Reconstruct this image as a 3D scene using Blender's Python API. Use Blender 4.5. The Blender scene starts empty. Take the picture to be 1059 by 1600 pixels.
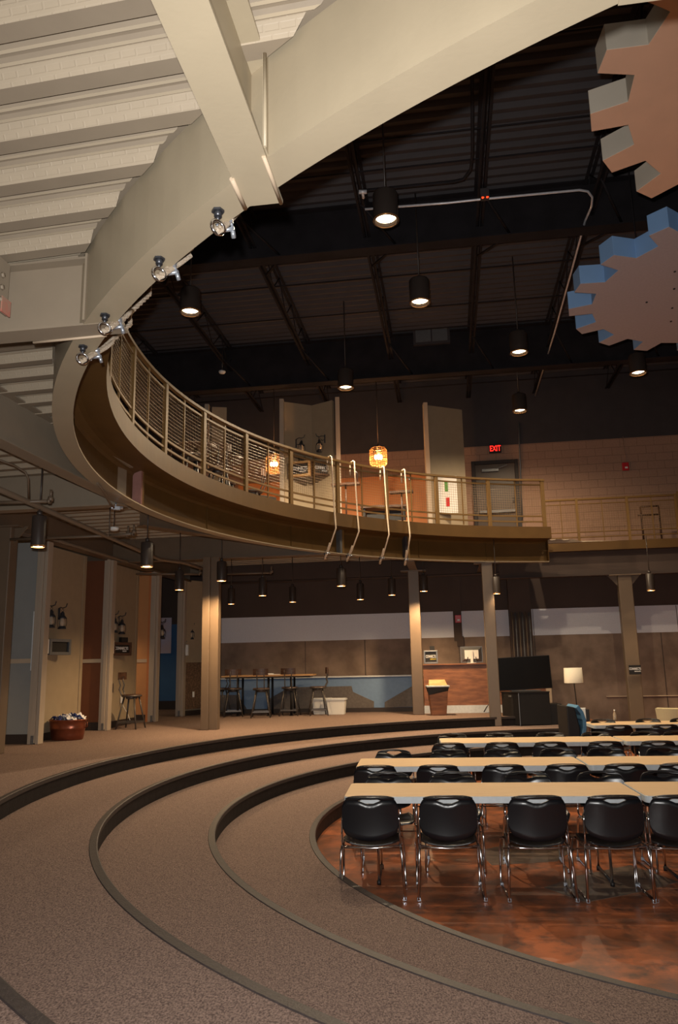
import bpy, bmesh, math, random
from mathutils import Vector, Matrix
random.seed(7)
SC = bpy.context.scene
COL = SC.collection
R = math.radians
PI = math.pi

# ------------------------------------------------------------------ camera frame of the room
H = 1.8852                      # eye height above the low floor
PITCH, ROLL, FPX = R(11.2896), R(1.1798), 1181.336
Fv = Vector((0, math.cos(PITCH), math.sin(PITCH)))
R0 = Vector((1, 0, 0)); U0 = R0.cross(Fv)
Rv = math.cos(ROLL) * R0 - math.sin(ROLL) * U0
Uv = math.sin(ROLL) * R0 + math.cos(ROLL) * U0
def ray(x, y): return Fv + Rv * ((x - 529.5) / FPX) - Uv * ((y - 800) / FPX)
YAW = R(8.05); c8, s8 = math.cos(YAW), math.sin(YAW)
def W(u, v, z=0.0): return Vector((u * c8 + v * s8, -u * s8 + v * c8, z))     # room axes -> world
def UV(P): return (P[0] * c8 - P[1] * s8, P[0] * s8 + P[1] * c8)
def atZ(x, y, z): d = ray(x, y); t = (z - H) / d.z; return Vector((t * d.x, t * d.y, z))
def atV(x, y, v):
    d = ray(x, y); t = v / (d.x * s8 + d.y * c8); return Vector((t * d.x, t * d.y, H + t * d.z))
def atU(x, y, u):
    d = ray(x, y); t = u / (d.x * c8 - d.y * s8); return Vector((t * d.x, t * d.y, H + t * d.z))
def atD(x, y, Y): d = ray(x, y); t = Y / d.y; return Vector((t * d.x, Y, H + t * d.z))
CT = Vector((4.769, 8.324, 0)); RR = [5.090, 6.053, 7.021, 7.981]; HS = 0.18
GC = Vector((5.106, 8.590, 0)); TOP = 0.72; DECK = 4.66
def P2(c, r, deg, z): return Vector((c.x + r * math.cos(R(deg)), c.y + r * math.sin(R(deg)), z))

# ------------------------------------------------------------------ materials
def lin(c):
    return tuple(((x / 12.92) if x <= 0.04045 else ((x + 0.055) / 1.055) ** 2.4) for x in (v / 255 for v in c)) + (1,)
MATS = {}
def mat(name, rgb, rough=0.6, metal=0.0, noise=0.0, scale=8.0, bump=0.0, bscale=None, rgb2=None, spec=0.5, detail=4, stretch=None, coat=0.0, lo=.35, hi=.65, trans=0):
    if name in MATS: return MATS[name]
    m = bpy.data.materials.new(name); m.use_nodes = True; N = m.node_tree.nodes; L = m.node_tree.links
    b = N['Principled BSDF']; b.inputs['Roughness'].default_value = rough; b.inputs['Metallic'].default_value = metal
    b.inputs['Specular IOR Level'].default_value = spec; b.inputs['Coat Weight'].default_value = coat
    if trans: b.inputs['Transmission Weight'].default_value = trans
    c1 = lin(rgb); c2 = lin(rgb2) if rgb2 else tuple(x * (1 - noise) for x in c1[:3]) + (1,)
    b.inputs['Base Color'].default_value = c1
    tc = N.new('ShaderNodeTexCoord'); mp = N.new('ShaderNodeMapping'); L.new(tc.outputs['Object'], mp.inputs[0])
    if stretch: mp.inputs['Scale'].default_value = stretch
    if name == 'carpet': mp.inputs['Rotation'].default_value = (.31, .23, .1)
    if noise or rgb2:
        n = N.new('ShaderNodeTexNoise'); n.inputs['Scale'].default_value = scale; n.inputs['Detail'].default_value = detail
        L.new(mp.outputs[0], n.inputs['Vector'])
        r = N.new('ShaderNodeValToRGB'); r.color_ramp.elements[0].position = lo; r.color_ramp.elements[1].position = hi
        r.color_ramp.elements[0].color = c1; r.color_ramp.elements[1].color = c2
        L.new(n.outputs['Fac'], r.inputs[0]); L.new(r.outputs[0], b.inputs['Base Color'])
    if bump:
        n2 = N.new('ShaderNodeTexNoise'); n2.inputs['Scale'].default_value = bscale or scale; n2.inputs['Detail'].default_value = 3
        L.new(mp.outputs[0], n2.inputs['Vector']); bp = N.new('ShaderNodeBump'); bp.inputs['Strength'].default_value = bump; bp.inputs['Distance'].default_value = 0.01
        L.new(n2.outputs['Fac'], bp.inputs['Height']); L.new(bp.outputs[0], b.inputs['Normal'])
    MATS[name] = m; return m
def emit(name, rgb, s):
    m = bpy.data.materials.new(name); m.use_nodes = True; b = m.node_tree.nodes['Principled BSDF']
    b.inputs['Base Color'].default_value = lin(rgb); b.inputs['Emission Color'].default_value = lin(rgb); b.inputs['Emission Strength'].default_value = s
    MATS[name] = m; return m
def brick_mat(name, rgb, mortar, rough=.8, bw=.4, bh=.2, bump=.6, ms=.006, noise=.1, scale=30):
    m = mat(name, rgb, rough, noise=noise, scale=scale); N = m.node_tree.nodes; L = m.node_tree.links; b = N['Principled BSDF']
    tc = N.new('ShaderNodeTexCoord'); mp = N.new('ShaderNodeMapping'); mp.inputs['Rotation'].default_value = (R(90), 0, 0)
    L.new(tc.outputs['Object'], mp.inputs[0])
    br = N.new('ShaderNodeTexBrick'); br.inputs['Scale'].default_value = 1; br.inputs['Brick Width'].default_value = bw; br.inputs['Row Height'].default_value = bh
    br.inputs['Mortar Size'].default_value = ms; br.inputs['Color1'].default_value = (1, 1, 1, 1); br.inputs['Color2'].default_value = (.95, .95, .95, 1); br.inputs['Mortar'].default_value = tuple(lin(mortar))
    L.new(mp.outputs[0], br.inputs['Vector'])
    mx = N.new('ShaderNodeMix'); mx.data_type = 'RGBA'; mx.blend_type = 'MULTIPLY'; mx.inputs[0].default_value = .8
    src = b.inputs['Base Color'].links[0].from_socket
    L.new(src, mx.inputs[6]); L.new(br.outputs['Color'], mx.inputs[7]); L.new(mx.outputs[2], b.inputs['Base Color'])
    bp = N.new('ShaderNodeBump'); bp.inputs['Strength'].default_value = bump; bp.inputs['Distance'].default_value = .01; bp.invert = True
    L.new(br.outputs['Fac'], bp.inputs['Height']); L.new(bp.outputs[0], b.inputs['Normal'])
    return m
M_carpet = mat('carpet', (148, 127, 117), .95, rgb2=(88, 74, 70), scale=125, detail=6, bump=.5, bscale=150, spec=.1, lo=.34, hi=.66, stretch=(1, .6, 1))
M_riser = mat('riser_rubber', (31, 27, 27), .6, noise=.35, scale=14, bump=.2, bscale=60, spec=.25)
M_nose = mat('nosing_rubber', (64, 56, 54), .55, noise=.25, scale=30, bump=.3, bscale=90, spec=.4)
M_tan = mat('beam_paint_tan', (166, 153, 130), .42, noise=.05, scale=4, bump=.06, bscale=40, spec=.4)
M_tan2 = mat('underside_paint', (142, 129, 112), .5, noise=.06, scale=5, bump=.06, bscale=30)
M_bronze = mat('fascia_bronze', (94, 68, 33), .55, noise=.14, scale=3, bump=.08, bscale=14, spec=.3)
M_rail = mat('railing_bronze', (118, 90, 50), .55, noise=.1, scale=20, spec=.3)
M_wire = mat('mesh_wire_bronze', (128, 100, 66), .45, noise=.1, scale=50)
M_col = mat('column_paint', (108, 92, 76), .45, noise=.06, scale=6, bump=.05, bscale=60)
M_dark = mat('ceiling_black_paint', (60, 54, 56), .7, noise=.15, scale=3, bump=.1, bscale=20)
M_joist = mat('joist_paint', (40, 37, 40), .8, noise=.3, scale=3, spec=.15)
M_cond = mat('galvanised_conduit', (220, 220, 226), .3, metal=.25, noise=.1, scale=30)
M_chrome = mat('chrome', (225, 225, 230), .12, metal=1, noise=.03, scale=10)
M_blackpl = mat('black_plastic', (22, 23, 27), .3, noise=.1, scale=40, spec=.6)
M_black = mat('black_matte', (24, 22, 23), .55, noise=.2, scale=20)
M_tv = mat('screen_black', (10, 9, 11), .25, noise=.1, scale=5)
M_lam = mat('table_laminate', (238, 208, 170), .38, rgb2=(230, 198, 158), scale=5, detail=5, spec=.35, stretch=(1, 8, 8))
M_edge = mat('table_edge_grey', (206, 212, 216), .4, noise=.1, scale=20)
M_grey = mat('grey_metal', (120, 122, 125), .4, metal=.5, noise=.1, scale=20)
M_lamp = mat('lamp_housing', (60, 52, 48), .35, noise=.08, scale=10, spec=.5)
M_brass = mat('lamp_rim', (190, 140, 90), .3, metal=.7, noise=.1, scale=10)
M_fin = mat('fin_end_paint', (172, 158, 142), .6, noise=.07, scale=25, stretch=(1, 1, .1))
M_wing = mat('wing_wall_beige', (158, 142, 118), .75, noise=.06, scale=6, bump=.1, bscale=120)
M_bluegrey = mat('panel_blue_grey', (140, 142, 141), .7, noise=.05, scale=5, bump=.1, bscale=120)
M_russet = mat('panel_russet', (112, 64, 36), .7, noise=.08, scale=5, bump=.1, bscale=120)
M_peach = mat('panel_peach', (196, 140, 90), .7, noise=.05, scale=5, bump=.1, bscale=120)
M_strip = mat('chair_rail_cream', (190, 170, 146), .6, noise=.05, scale=10)
M_base = mat('baseboard_dark', (46, 36, 32), .6, noise=.1, scale=10)
M_bluewall = mat('blue_wall_paint', (52, 92, 134), .7, noise=.07, scale=4)
M_stone = mat('rough_stone_panel', (118, 92, 70), .9, rgb2=(82, 62, 46), scale=26, detail=6, bump=1.0, bscale=50)
M_wallbrown = mat('wall_plaster_brown', (140, 120, 106), .8, rgb2=(112, 94, 82), scale=2.4, detail=8, bump=.25, bscale=50)
M_band = mat('wall_band_grey', (214, 218, 230), .8, noise=.06, scale=50, bump=.5, bscale=90)
M_walldark = mat('wall_dark_brown', (74, 60, 54), .8, noise=.15, scale=1.5, detail=5)
M_bench = mat('bench_blue', (112, 140, 176), .7, noise=.07, scale=12, bump=.2, bscale=60)
M_trap = mat('bench_grey_stone', (104, 98, 96), .85, noise=.2, scale=20, bump=.5, bscale=70)
M_block = brick_mat('painted_block', (164, 130, 110), (205, 205, 205))
M_orange_wall = mat('terracotta_half_wall', (186, 122, 76), .75, noise=.06, scale=6)
M_wood = mat('plywood_reddish', (150, 98, 66), .5, rgb2=(110, 70, 48), scale=3, detail=7, stretch=(1, 1, 5), bump=.06, bscale=30)
M_woodl = mat('light_wood', (200, 160, 110), .5, rgb2=(176, 132, 84), scale=4, detail=6, stretch=(1, 1, 6))
M_woodd = mat('dark_wood', (86, 58, 42), .45, rgb2=(60, 40, 30), scale=6, detail=6, stretch=(1, 6, 6))
M_steel = mat('stool_gunmetal', (96, 92, 90), .4, metal=.6, noise=.2, scale=30)
M_copper = mat('copper_tub', (150, 88, 66), .3, metal=.75, noise=.2, scale=9)
M_white = mat('white_plastic', (225, 225, 222), .5, noise=.03, scale=10)
M_wcloth = mat('white_cloth', (225, 222, 222), .9, noise=.08, scale=14)
M_bcloth = mat('navy_cloth', (36, 48, 104), .9, noise=.2, scale=14)
M_red = mat('alarm_red', (190, 24, 34), .4, noise=.08, scale=10)
M_shade = mat('lamp_shade_linen', (226, 218, 202), .9, noise=.05, scale=60)
M_bluech = mat('blue_upholstery', (84, 134, 172), .85, noise=.12, scale=40)
M_cream = mat('cream_upholstery', (208, 196, 160), .8, noise=.1, scale=3)
M_rope = mat('manila_rope', (252, 236, 214), .85, rgb2=(214, 186, 156), scale=3, stretch=(20, 20, 60), bump=.8, bscale=60)
M_zinc = mat('zinc_clamp', (196, 204, 216), .25, metal=.7, noise=.1, scale=40)
M_iron = mat('bolt_iron', (70, 72, 78), .35, metal=.6, noise=.1, scale=40)
M_primer = mat('red_primer', (190, 96, 84), .6, rgb2=(160, 130, 112), scale=9)
M_pink = mat('primer_pinkish', (152, 108, 100), .6, noise=.15, scale=12)
M_glass = mat('lantern_glass', (225, 205, 180), .15, noise=.05, scale=4, trans=.5)
M_gearO = mat('gear_face_terracotta', (222, 178, 150), .65, noise=.06, scale=3, bump=.05)
M_gearOs = mat('gear_edge_stone', (196, 186, 170), .65, noise=.05, scale=3)
M_gearB = mat('gear_face_grey', (172, 164, 172), .7, noise=.06, scale=30, bump=.2, bscale=60)
M_gearBs = mat('gear_edge_blue', (128, 166, 212), .65, noise=.05, scale=3)
M_poster = mat('poster_white', (225, 225, 225), .7, noise=.02, scale=10)
M_green = mat('poster_green', (70, 140, 60), .7, noise=.05)
M_lav = mat('poster_lavender', (196, 186, 206), .7, rgb2=(206, 180, 180), scale=2)
M_lozenge = mat('lozenge_grey', (120, 100, 86), .3, rgb2=(86, 76, 70), scale=9, detail=5, spec=.5)
M_letter = mat('lettering_white', (230, 232, 238), .6, noise=.02)
M_yellow = mat('lettering_yellow', (214, 196, 60), .6, noise=.02)
M_bulb = emit('lamp_glow', (255, 226, 180), 14)
M_bulbs = emit('lower_lamp_glow', (255, 232, 196), 14)
M_fil = emit('filament_glow', (255, 190, 110), 28)
M_exit = emit('exit_red', (255, 40, 30), 2.4)
M_led = emit('led_red', (255, 50, 20), 4)
# glossy stained concrete
def concrete():
    m = mat('stained_concrete', (192, 112, 72), .28, rgb2=(124, 78, 54), scale=2.6, detail=12, spec=.5, lo=.36, hi=.66, bump=.03, bscale=20)
    N = m.node_tree.nodes; L = m.node_tree.links; b = N['Principled BSDF']
    n = N.new('ShaderNodeTexNoise'); n.inputs['Scale'].default_value = 4.2; n.inputs['Detail'].default_value = 14; n.inputs['Roughness'].default_value = .68
    tc = N.new('ShaderNodeTexCoord'); L.new(tc.outputs['Object'], n.inputs['Vector'])
    r = N.new('ShaderNodeValToRGB'); r.color_ramp.elements[0].position = .46; r.color_ramp.elements[1].position = .66
    r.color_ramp.elements[0].color = (0, 0, 0, 1); r.color_ramp.elements[1].color = (1, 1, 1, 1); L.new(n.outputs['Fac'], r.inputs[0])
    mx = N.new('ShaderNodeMix'); mx.data_type = 'RGBA'; mx.inputs[7].default_value = lin((92, 70, 60)); L.new(r.outputs[0], mx.inputs[0])
    L.new(b.inputs['Base Color'].links[0].from_socket, mx.inputs[6]); L.new(mx.outputs[2], b.inputs['Base Color'])
    return m
M_conc = concrete()

# ------------------------------------------------------------------ mesh builder
class MB:
    def __init__(s): s.v = []; s.f = []; s.m = []; s.sm = []
    def add(s, vs, fs, mi=0, smooth=False):
        o = len(s.v); s.v += [tuple(v) for v in vs]
        for f in fs: s.f.append(tuple(i + o for i in f)); s.m.append(mi); s.sm.append(smooth)
        return s
    def box(s, c, d, mi=0, rot=0.0, M=None):
        x, y, z = (k / 2 for k in d); vs = [Vector((a * x, b * y, e * z)) for a in (-1, 1) for b in (-1, 1) for e in (-1, 1)]
        if M is not None: vs = [M @ v for v in vs]
        elif rot: q = Matrix.Rotation(rot, 3, 'Z'); vs = [q @ v for v in vs]
        c = Vector(c); vs = [v + c for v in vs]
        return s.add(vs, [(0, 1, 3, 2), (4, 6, 7, 5), (0, 4, 5, 1), (2, 3, 7, 6), (0, 2, 6, 4), (1, 5, 7, 3)], mi)
    def uvbox(s, u0, u1, v0, v1, z0, z1, mi=0):            # box in room axes
        vs = [W(u, v, z) for u in (u0, u1) for v in (v0, v1) for z in (z0, z1)]
        return s.add(vs, [(0, 1, 3, 2), (4, 6, 7, 5), (0, 4, 5, 1), (2, 3, 7, 6), (0, 2, 6, 4), (1, 5, 7, 3)], mi)
    def prism(s, pts, z0, z1, mi=0, mis=None):             # pts: ccw 2-D outline
        n = len(pts); vs = [(p[0], p[1], z0) for p in pts] + [(p[0], p[1], z1) for p in pts]
        s.add(vs, [tuple(range(n - 1, -1, -1))], mi)
        o = len(s.v) - 2 * n
        s.f.append(tuple(range(o + n, o + 2 * n))); s.m.append(mi); s.sm.append(False)
        for i in range(n):
            j = (i + 1) % n; s.f.append((o + i, o + j, o + n + j, o + n + i)); s.m.append(mi if mis is None else mis); s.sm.append(False)
        return s
    def tube(s, pts, r, n=8, mi=0, caps=True, smooth=True):
        pts = [Vector(p) for p in pts]; rs = r if isinstance(r, (list, tuple)) else [r] * len(pts)
        t = (pts[1] - pts[0]).normalized(); a = t.orthogonal().normalized(); vs = []
        for i, p in enumerate(pts):
            if i == 0: tt = t
            elif i == len(pts) - 1: tt = (pts[i] - pts[i - 1]).normalized()
            else: tt = ((pts[i] - pts[i - 1]).normalized() + (pts[i + 1] - pts[i]).normalized()).normalized()
            a = (a - tt * a.dot(tt)).normalized(); b = tt.cross(a)
            for k in range(n): th = 2 * PI * k / n; vs.append(p + (a * math.cos(th) + b * math.sin(th)) * rs[i])
        fs = [(i * n + k, i * n + (k + 1) % n, (i + 1) * n + (k + 1) % n, (i + 1) * n + k) for i in range(len(pts) - 1) for k in range(n)]
        s.add(vs, fs, mi, smooth)
        if caps: o = len(s.v) - len(vs); s.f += [tuple(o + k for k in range(n - 1, -1, -1)), tuple(o + (len(pts) - 1) * n + k for k in range(n))]; s.m += [mi] * 2; s.sm += [False] * 2
        return s
    def lathe(s, prof, c=(0, 0, 0), n=24, mi=0, smooth=True, sx=1, sy=1):
        c = Vector(c); vs = [c + Vector((r * math.cos(2 * PI * k / n) * sx, r * math.sin(2 * PI * k / n) * sy, z)) for r, z in prof for k in range(n)]
        fs = [(i * n + k, i * n + (k + 1) % n, (i + 1) * n + (k + 1) % n, (i + 1) * n + k) for i in range(len(prof) - 1) for k in range(n)]
        return s.add(vs, fs, mi, smooth)
    def sweep(s, prof, c, degs, mi=None, smooth=False, closed=True, caps=True):
        """closed (r,z) profile swept round centre c over the angles degs"""
        n = len(prof); vs = []
        for d in degs:
            for r, z in prof: vs.append(P2(c, r, d, z))
        o = len(s.v); s.v += [tuple(v) for v in vs]
        for i in range(len(degs) - 1):
            for k in range(n if closed else n - 1):
                j = (k + 1) % n; s.f.append((o + i * n + k, o + i * n + j, o + (i + 1) * n + j, o + (i + 1) * n + k)); s.m.append(mi[k] if mi else 0); s.sm.append(smooth)
        if caps and closed:
            s.f += [tuple(o + k for k in range(n)), tuple(o + (len(degs) - 1) * n + k for k in range(n - 1, -1, -1))]; s.m += [mi[0] if mi else 0] * 2; s.sm += [False] * 2
        return s
    def obj(s, name, mats, parent=None, bevel=0, recalc=True):
        me = bpy.data.meshes.new(name); 
        org = Vector((0, 0, 0))
        me.from_pydata(s.v, [], s.f)
        if not isinstance(mats, (list, tuple)): mats = [mats]
        for m in mats: me.materials.append(m)
        for p, mi, sm in zip(me.polygons, s.m, s.sm): p.material_index = mi; p.use_smooth = sm
        if recalc:
            bm = bmesh.new(); bm.from_mesh(me); bmesh.ops.recalc_face_normals(bm, faces=bm.faces); bm.to_mesh(me); bm.free()
        o = bpy.data.objects.new(name, me); COL.objects.link(o)
        if parent: o.parent = parent
        if bevel:
            b = o.modifiers.new('bevel', 'BEVEL'); b.width = bevel; b.segments = 2; b.limit_method = 'ANGLE'; b.angle_limit = R(40)
        return o
def tag(o, label=None, cat=None, group=None, kind=None):
    if label: o['label'] = label
    if cat: o['category'] = cat
    if group: o['group'] = group
    if kind: o['kind'] = kind
    return o
def struct(o): o['kind'] = 'structure'; return o
def empty(name, loc, rz, label, cat, group=None):
    o = bpy.data.objects.new(name, None); COL.objects.link(o); o.empty_display_size = .1
    o.location = loc; o.rotation_euler = (0, 0, rz); return tag(o, label, cat, group)
KIDS = {}
def copy_tree(o, parent=None):
    c = o.copy(); COL.objects.link(c); c.parent = parent
    for ch in [x for x in list(SC.objects) if x.parent == o]: copy_tree(ch, c)
    return c
def text(name, s, size, M, mt, parent, depth=.002, sx=1.0):
    cu = bpy.data.curves.new(name, 'FONT'); cu.body = s; cu.size = size; cu.align_x = 'CENTER'; cu.align_y = 'CENTER'; cu.extrude = depth; cu.offset = size * .012
    cu.materials.append(mt); cu.resolution_u = 3; tmp = bpy.data.objects.new(name, cu); COL.objects.link(tmp)
    dg = bpy.context.evaluated_depsgraph_get(); me = bpy.data.meshes.new_from_object(tmp.evaluated_get(dg)); bpy.data.objects.remove(tmp); me.materials.clear(); me.materials.append(mt)
    o = bpy.data.objects.new(name, me); COL.objects.link(o)
    o.parent = parent; o.matrix_local = M @ Matrix.Diagonal((sx, 1, 1, 1)); return o
def frange(a, b, n): return [a + (b - a) * i / n for i in range(n + 1)]

exec_parts = []
# ================================================================== THE SETTING
A0, A1 = 91.5, 335.0
ANG = frange(A0, A1, 150)
b = MB(); b.add([(-14, -6, 0), (16, -6, 0), (16, 24, 0), (-14, 24, 0), (-14, -6, -.1), (16, -6, -.1), (16, 24, -.1), (-14, 24, -.1)], [(0, 1, 2, 3), (4, 7, 6, 5), (0, 4, 5, 1), (1, 5, 6, 2), (2, 6, 7, 3), (3, 7, 4, 0)])
struct(b.obj('floor', M_conc))
outer = [RR[1] + .02, RR[2] + .02, RR[3] + .02, 17.0]
for i in range(4):
    z = HS * (i + 1); b = MB()
    b.sweep([(RR[i] + .004, z), (outer[i], z), (outer[i], z - HS - (.02 if i == 0 else .0) + .002), (RR[i] + .004, z - HS + .002)], CT, ANG, mi=[0, 0, 0, 1])
    struct(b.obj('floor_tier', [M_carpet, M_riser]))
    # rubber nosing bonded on the edge of each tier
    b = MB(); r = RR[i]
    b.sweep([(r - .012, z + .004), (r - .004, z + .009), (r + .048, z + .006), (r + .052, z - .001), (r + .004, z - .001), (r + .004, z - .035), (r - .010, z - .035)], CT, ANG, smooth=False)
    struct(b.obj('trim_%d' % (i + 1), M_nose))
# thin mottled grey diamond shapes on the stained floor
def lozenge(pts):
    b = MB(); q = [atZ(x, y, 0) for x, y in pts]; b.prism([(p.x, p.y) for p in q][::-1], -.002, .0025); struct(b.obj('floor_lozenge', M_lozenge))
lozenge([(850, 1387), (915, 1410), (1010, 1392), (1060, 1378), (985, 1352), (905, 1368)])
lozenge([(745, 1330), (768, 1352), (870, 1346), (900, 1326), (800, 1318)])

# ---- back wall: plaster, grey band, dark frieze, painted block, black head
VB = 18.9
b = MB()
def wallband(b, u0, u1, z0, z1, mi, v=VB): b.add([W(u0, v, z0), W(u1, v, z0), W(u1, v, z1), W(u0, v, z1), W(u0, v + .25, z0), W(u1, v + .25, z0), W(u1, v + .25, z1), W(u0, v + .25, z1)], [(0, 1, 2, 3), (4, 7, 6, 5), (0, 4, 5, 1), (3, 2, 6, 7), (0, 3, 7, 4), (1, 5, 6, 2)], mi)
wallband(b, -6.3, 12, 0, 2.44, 0); wallband(b, -6.3, 12, 2.44, 3.07, 1, VB - .006); wallband(b, -6.3, 12, 3.07, 4.45, 2)
wallband(b, -12, 12, 4.45, 7.22, 3); wallband(b, -12, 12, 7.22, 9.4, 4, VB - .01)
struct(b.obj('wall_back', [M_wallbrown, M_band, M_walldark, M_block, M_dark], recalc=False))
b = MB()
for u in (-3.6, -2.1, .2, 2.0, 4.9, 5.6, 7.0): b.uvbox(u, u + .012, VB - .012, VB - .001, .02, 2.43)
for u in (2.0, 5.3, 7.6): b.uvbox(u, u + .012, VB - .014, VB - .004, 2.45, 3.06)
struct(b.obj('trim_5', M_base))
b = MB(); b.uvbox(3.55, 12, VB - .035, VB - .001, .98, 1.0); struct(b.obj('trim_6', M_strip))
b = MB(); wallband(b, -13, -6.2, .7, 3.05, 0, 20.7); wallband(b, -13, -6.2, 3.05, 4.45, 1, 20.7); b.uvbox(-13, -6.2, 20.66, 20.7, .72, .95, 2)
struct(b.obj('wall_blue', [M_bluewall, M_walldark, M_base]))
b = MB(); b.uvbox(-13.2, -13, -6, 21, 0, 4.5, 0); b.uvbox(-13.2, -13, -6, 21, 4.5, 9.4, 1); struct(b.obj('wall_left', [M_walldark, M_dark]))
b = MB(); b.uvbox(13.0, 13.2, -6, 19, 0, 9.4, 0); struct(b.obj('wall_right', [M_walldark]))

# ---- roof: black painted deck on bar joists and plate girders
b = MB(); prof = []; v = -4.0
while v < 19.2:
    prof += [(v, 9.12), (v + .05, 9.06), (v + .10, 9.06), (v + .15, 9.12)]; v += .20
vs = []; fs = []
for i, (v, z) in enumerate(prof): vs += [W(-13, v, z), W(13, v, z)]
for i in range(len(prof) - 1): fs.append((2 * i, 2 * i + 1, 2 * i + 3, 2 * i + 2))
b.add(vs, fs); b.uvbox(-13, 13, -4, 19.2, 9.25, 9.4); struct(b.obj('ceiling', M_dark))
JU = [-8.2, -6.45, -4.68, -2.86, -1.0, .76, 2.42, 4.2, 6.0, 7.8]
for ju in JU:
    b = MB()
    for s in (-1, 1):
        b.uvbox(ju + s * .035 - .025, ju + s * .035 + .025, -2, 18.8, 8.5, 8.512); b.uvbox(ju + s * .02 - .004, ju + s * .02 + .004, -2, 18.8, 8.5, 8.56)
        b.uvbox(ju + s * .035 - .025, ju + s * .035 + .025, -2, 18.8, 9.02, 9.032)
    v = -2; up = False
    while v < 18.4:
        p, q = W(ju, v, 8.54 if not up else 9.03), W(ju, v + .55, 9.03 if not up else 8.54); b.tube([p, q], .011, 5); v += .55; up = not up
    struct(b.obj('roof_joist', M_joist))
for gv, zb in ((10.9, 8.27), (15.9, 8.06), (5.2, 8.3)):
    b = MB(); b.uvbox(-13, 13, gv - .01, gv + .01, zb, 9.05); b.uvbox(-13, 13, gv - .12, gv + .12, zb - .012, zb + .006); b.uvbox(-13, 13, gv - .12, gv + .12, 9.03, 9.05)
    for ju in JU:
        for s in (-1, 1): b.tube([W(ju, gv + s * .9, 8.52), W(ju + .45, gv + s * .02, zb + .05)], .02, 5)
    struct(b.obj('roof_girder', M_joist))
for v, z in ((7.4, 8.62), (8.9, 8.7), (12.4, 8.62), (13.6, 8.56), (14.8, 8.66), (17.0, 8.6), (17.8, 8.52), (9.8, 8.9)):
    b = MB(); b.tube([W(-12, v, z), W(12.9, v, z)], .012, 6); struct(b.obj('roof_bridging', M_joist))

# ---- balcony: metal deck underside, slab, channel girder, edge plate
RA = R(-11.0); E1 = Vector((math.cos(RA), math.sin(RA), 0)); E2 = Vector((-math.sin(RA), math.cos(RA), 0))
WC = GC.dot(E2); AC = GC.dot(E1); RG = 7.93
XEND = GC.x + RG * math.cos(R(94.2))
def ribs(w0, w1, seg, zb, name, mats, P=.3055):
    b = MB(); prof = []; w = w0
    while w < w1:
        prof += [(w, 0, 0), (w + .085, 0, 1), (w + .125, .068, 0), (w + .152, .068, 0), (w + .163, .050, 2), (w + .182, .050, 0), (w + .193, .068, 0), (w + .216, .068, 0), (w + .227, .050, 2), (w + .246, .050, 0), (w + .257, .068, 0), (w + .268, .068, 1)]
        w += P
    prof.append((w, 0, 0))
    rows = []
    for (w, dz, mi) in prof: rows.append((w, dz, mi, seg(w)))
    for i in range(len(rows) - 1):
        (wa, za, mi, sa), (wb, zb2, _, sb) = rows[i], rows[i + 1]
        if len(sa) != len(sb): sb = seg(wa + 1e-4) if len(seg(wa + 1e-4)) == len(sa) else sa
        for (a0, a1), (c0, c1) in zip(sa, sb):
            if a1 - a0 < .02 and c1 - c0 < .02: continue
            f = lambda a, w, z: E1 * a + E2 * w + Vector((0, 0, zb + z))
            b.add([f(a0, wa, za), f(a1, wa, za), f(c1, wb, zb2), f(c0, wb, zb2)], [(0, 1, 2, 3)], mi)
    return struct(b.obj(name, mats, recalc=False))
def seg_main(w):
    L0, R1 = -14.0, 13.0; d = w - WC
    right_ok = d < 0                                        # the right-hand side is open beyond the girder's far end
    if abs(d) >= RG:
        if d < 0: return [(L0, R1)]
        return [(L0, (XEND - E2.x * w) / E1.x)]
    h = math.sqrt(RG * RG - d * d)
    if right_ok: return [(L0, AC - h), (AC + h, R1)]
    return [(L0, AC - h)]
# embossed side faces of the deck
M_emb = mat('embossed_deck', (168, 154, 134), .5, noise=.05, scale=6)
def _emb():
    N = M_emb.node_tree.nodes; L = M_emb.node_tree.links; bs = N['Principled BSDF']
    tc = N.new('ShaderNodeTexCoord'); mp = N.new('ShaderNodeMapping'); mp.inputs['Rotation'].default_value = (0, 0, R(11)); L.new(tc.outputs['Object'], mp.inputs[0])
    br = N.new('ShaderNodeTexBrick'); br.inputs['Scale'].default_value = 1; br.inputs['Brick Width'].default_value = .07; br.inputs['Row Height'].default_value = .02; br.inputs['Mortar Size'].default_value = .005
    br.inputs['Mortar Smooth'].default_value = .4; L.new(mp.outputs[0], br.inputs['Vector'])
    bp = N.new('ShaderNodeBump'); bp.inputs['Strength'].default_value = .45; bp.inputs['Distance'].default_value = .003; L.new(br.outputs['Fac'], bp.inputs['Height']); L.new(bp.outputs[0], bs.inputs['Normal'])
_emb()
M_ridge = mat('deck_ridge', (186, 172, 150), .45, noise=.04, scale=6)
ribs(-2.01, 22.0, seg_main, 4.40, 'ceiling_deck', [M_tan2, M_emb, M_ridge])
AN2 = frange(94.3, 318, 110)
b = MB(); b.sweep([(7.62, 4.47), (7.62, DECK - .02), (13.2, DECK - .02), (13.2, 4.49)], GC, AN2, mi=[1, 0, 1, 1]); b.m[-2:] = [2, 2]; struct(b.obj('floor_upper', [M_carpet, M_tan2, M_bronze]))
# bridge slab at the back right
BV0 = 17.78; BZ = 4.486
b = MB(); b.uvbox(2.15, 8.9, BV0 + .06, VB - .01, BZ - .16, BZ); struct(b.obj('floor_bridge', M_carpet))
def seg_bridge(w): return [(1.0, 10.0)] if 0 else [((W(2.2, 0).dot(E1)) if 0 else 1.5, 9.0)]
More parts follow.
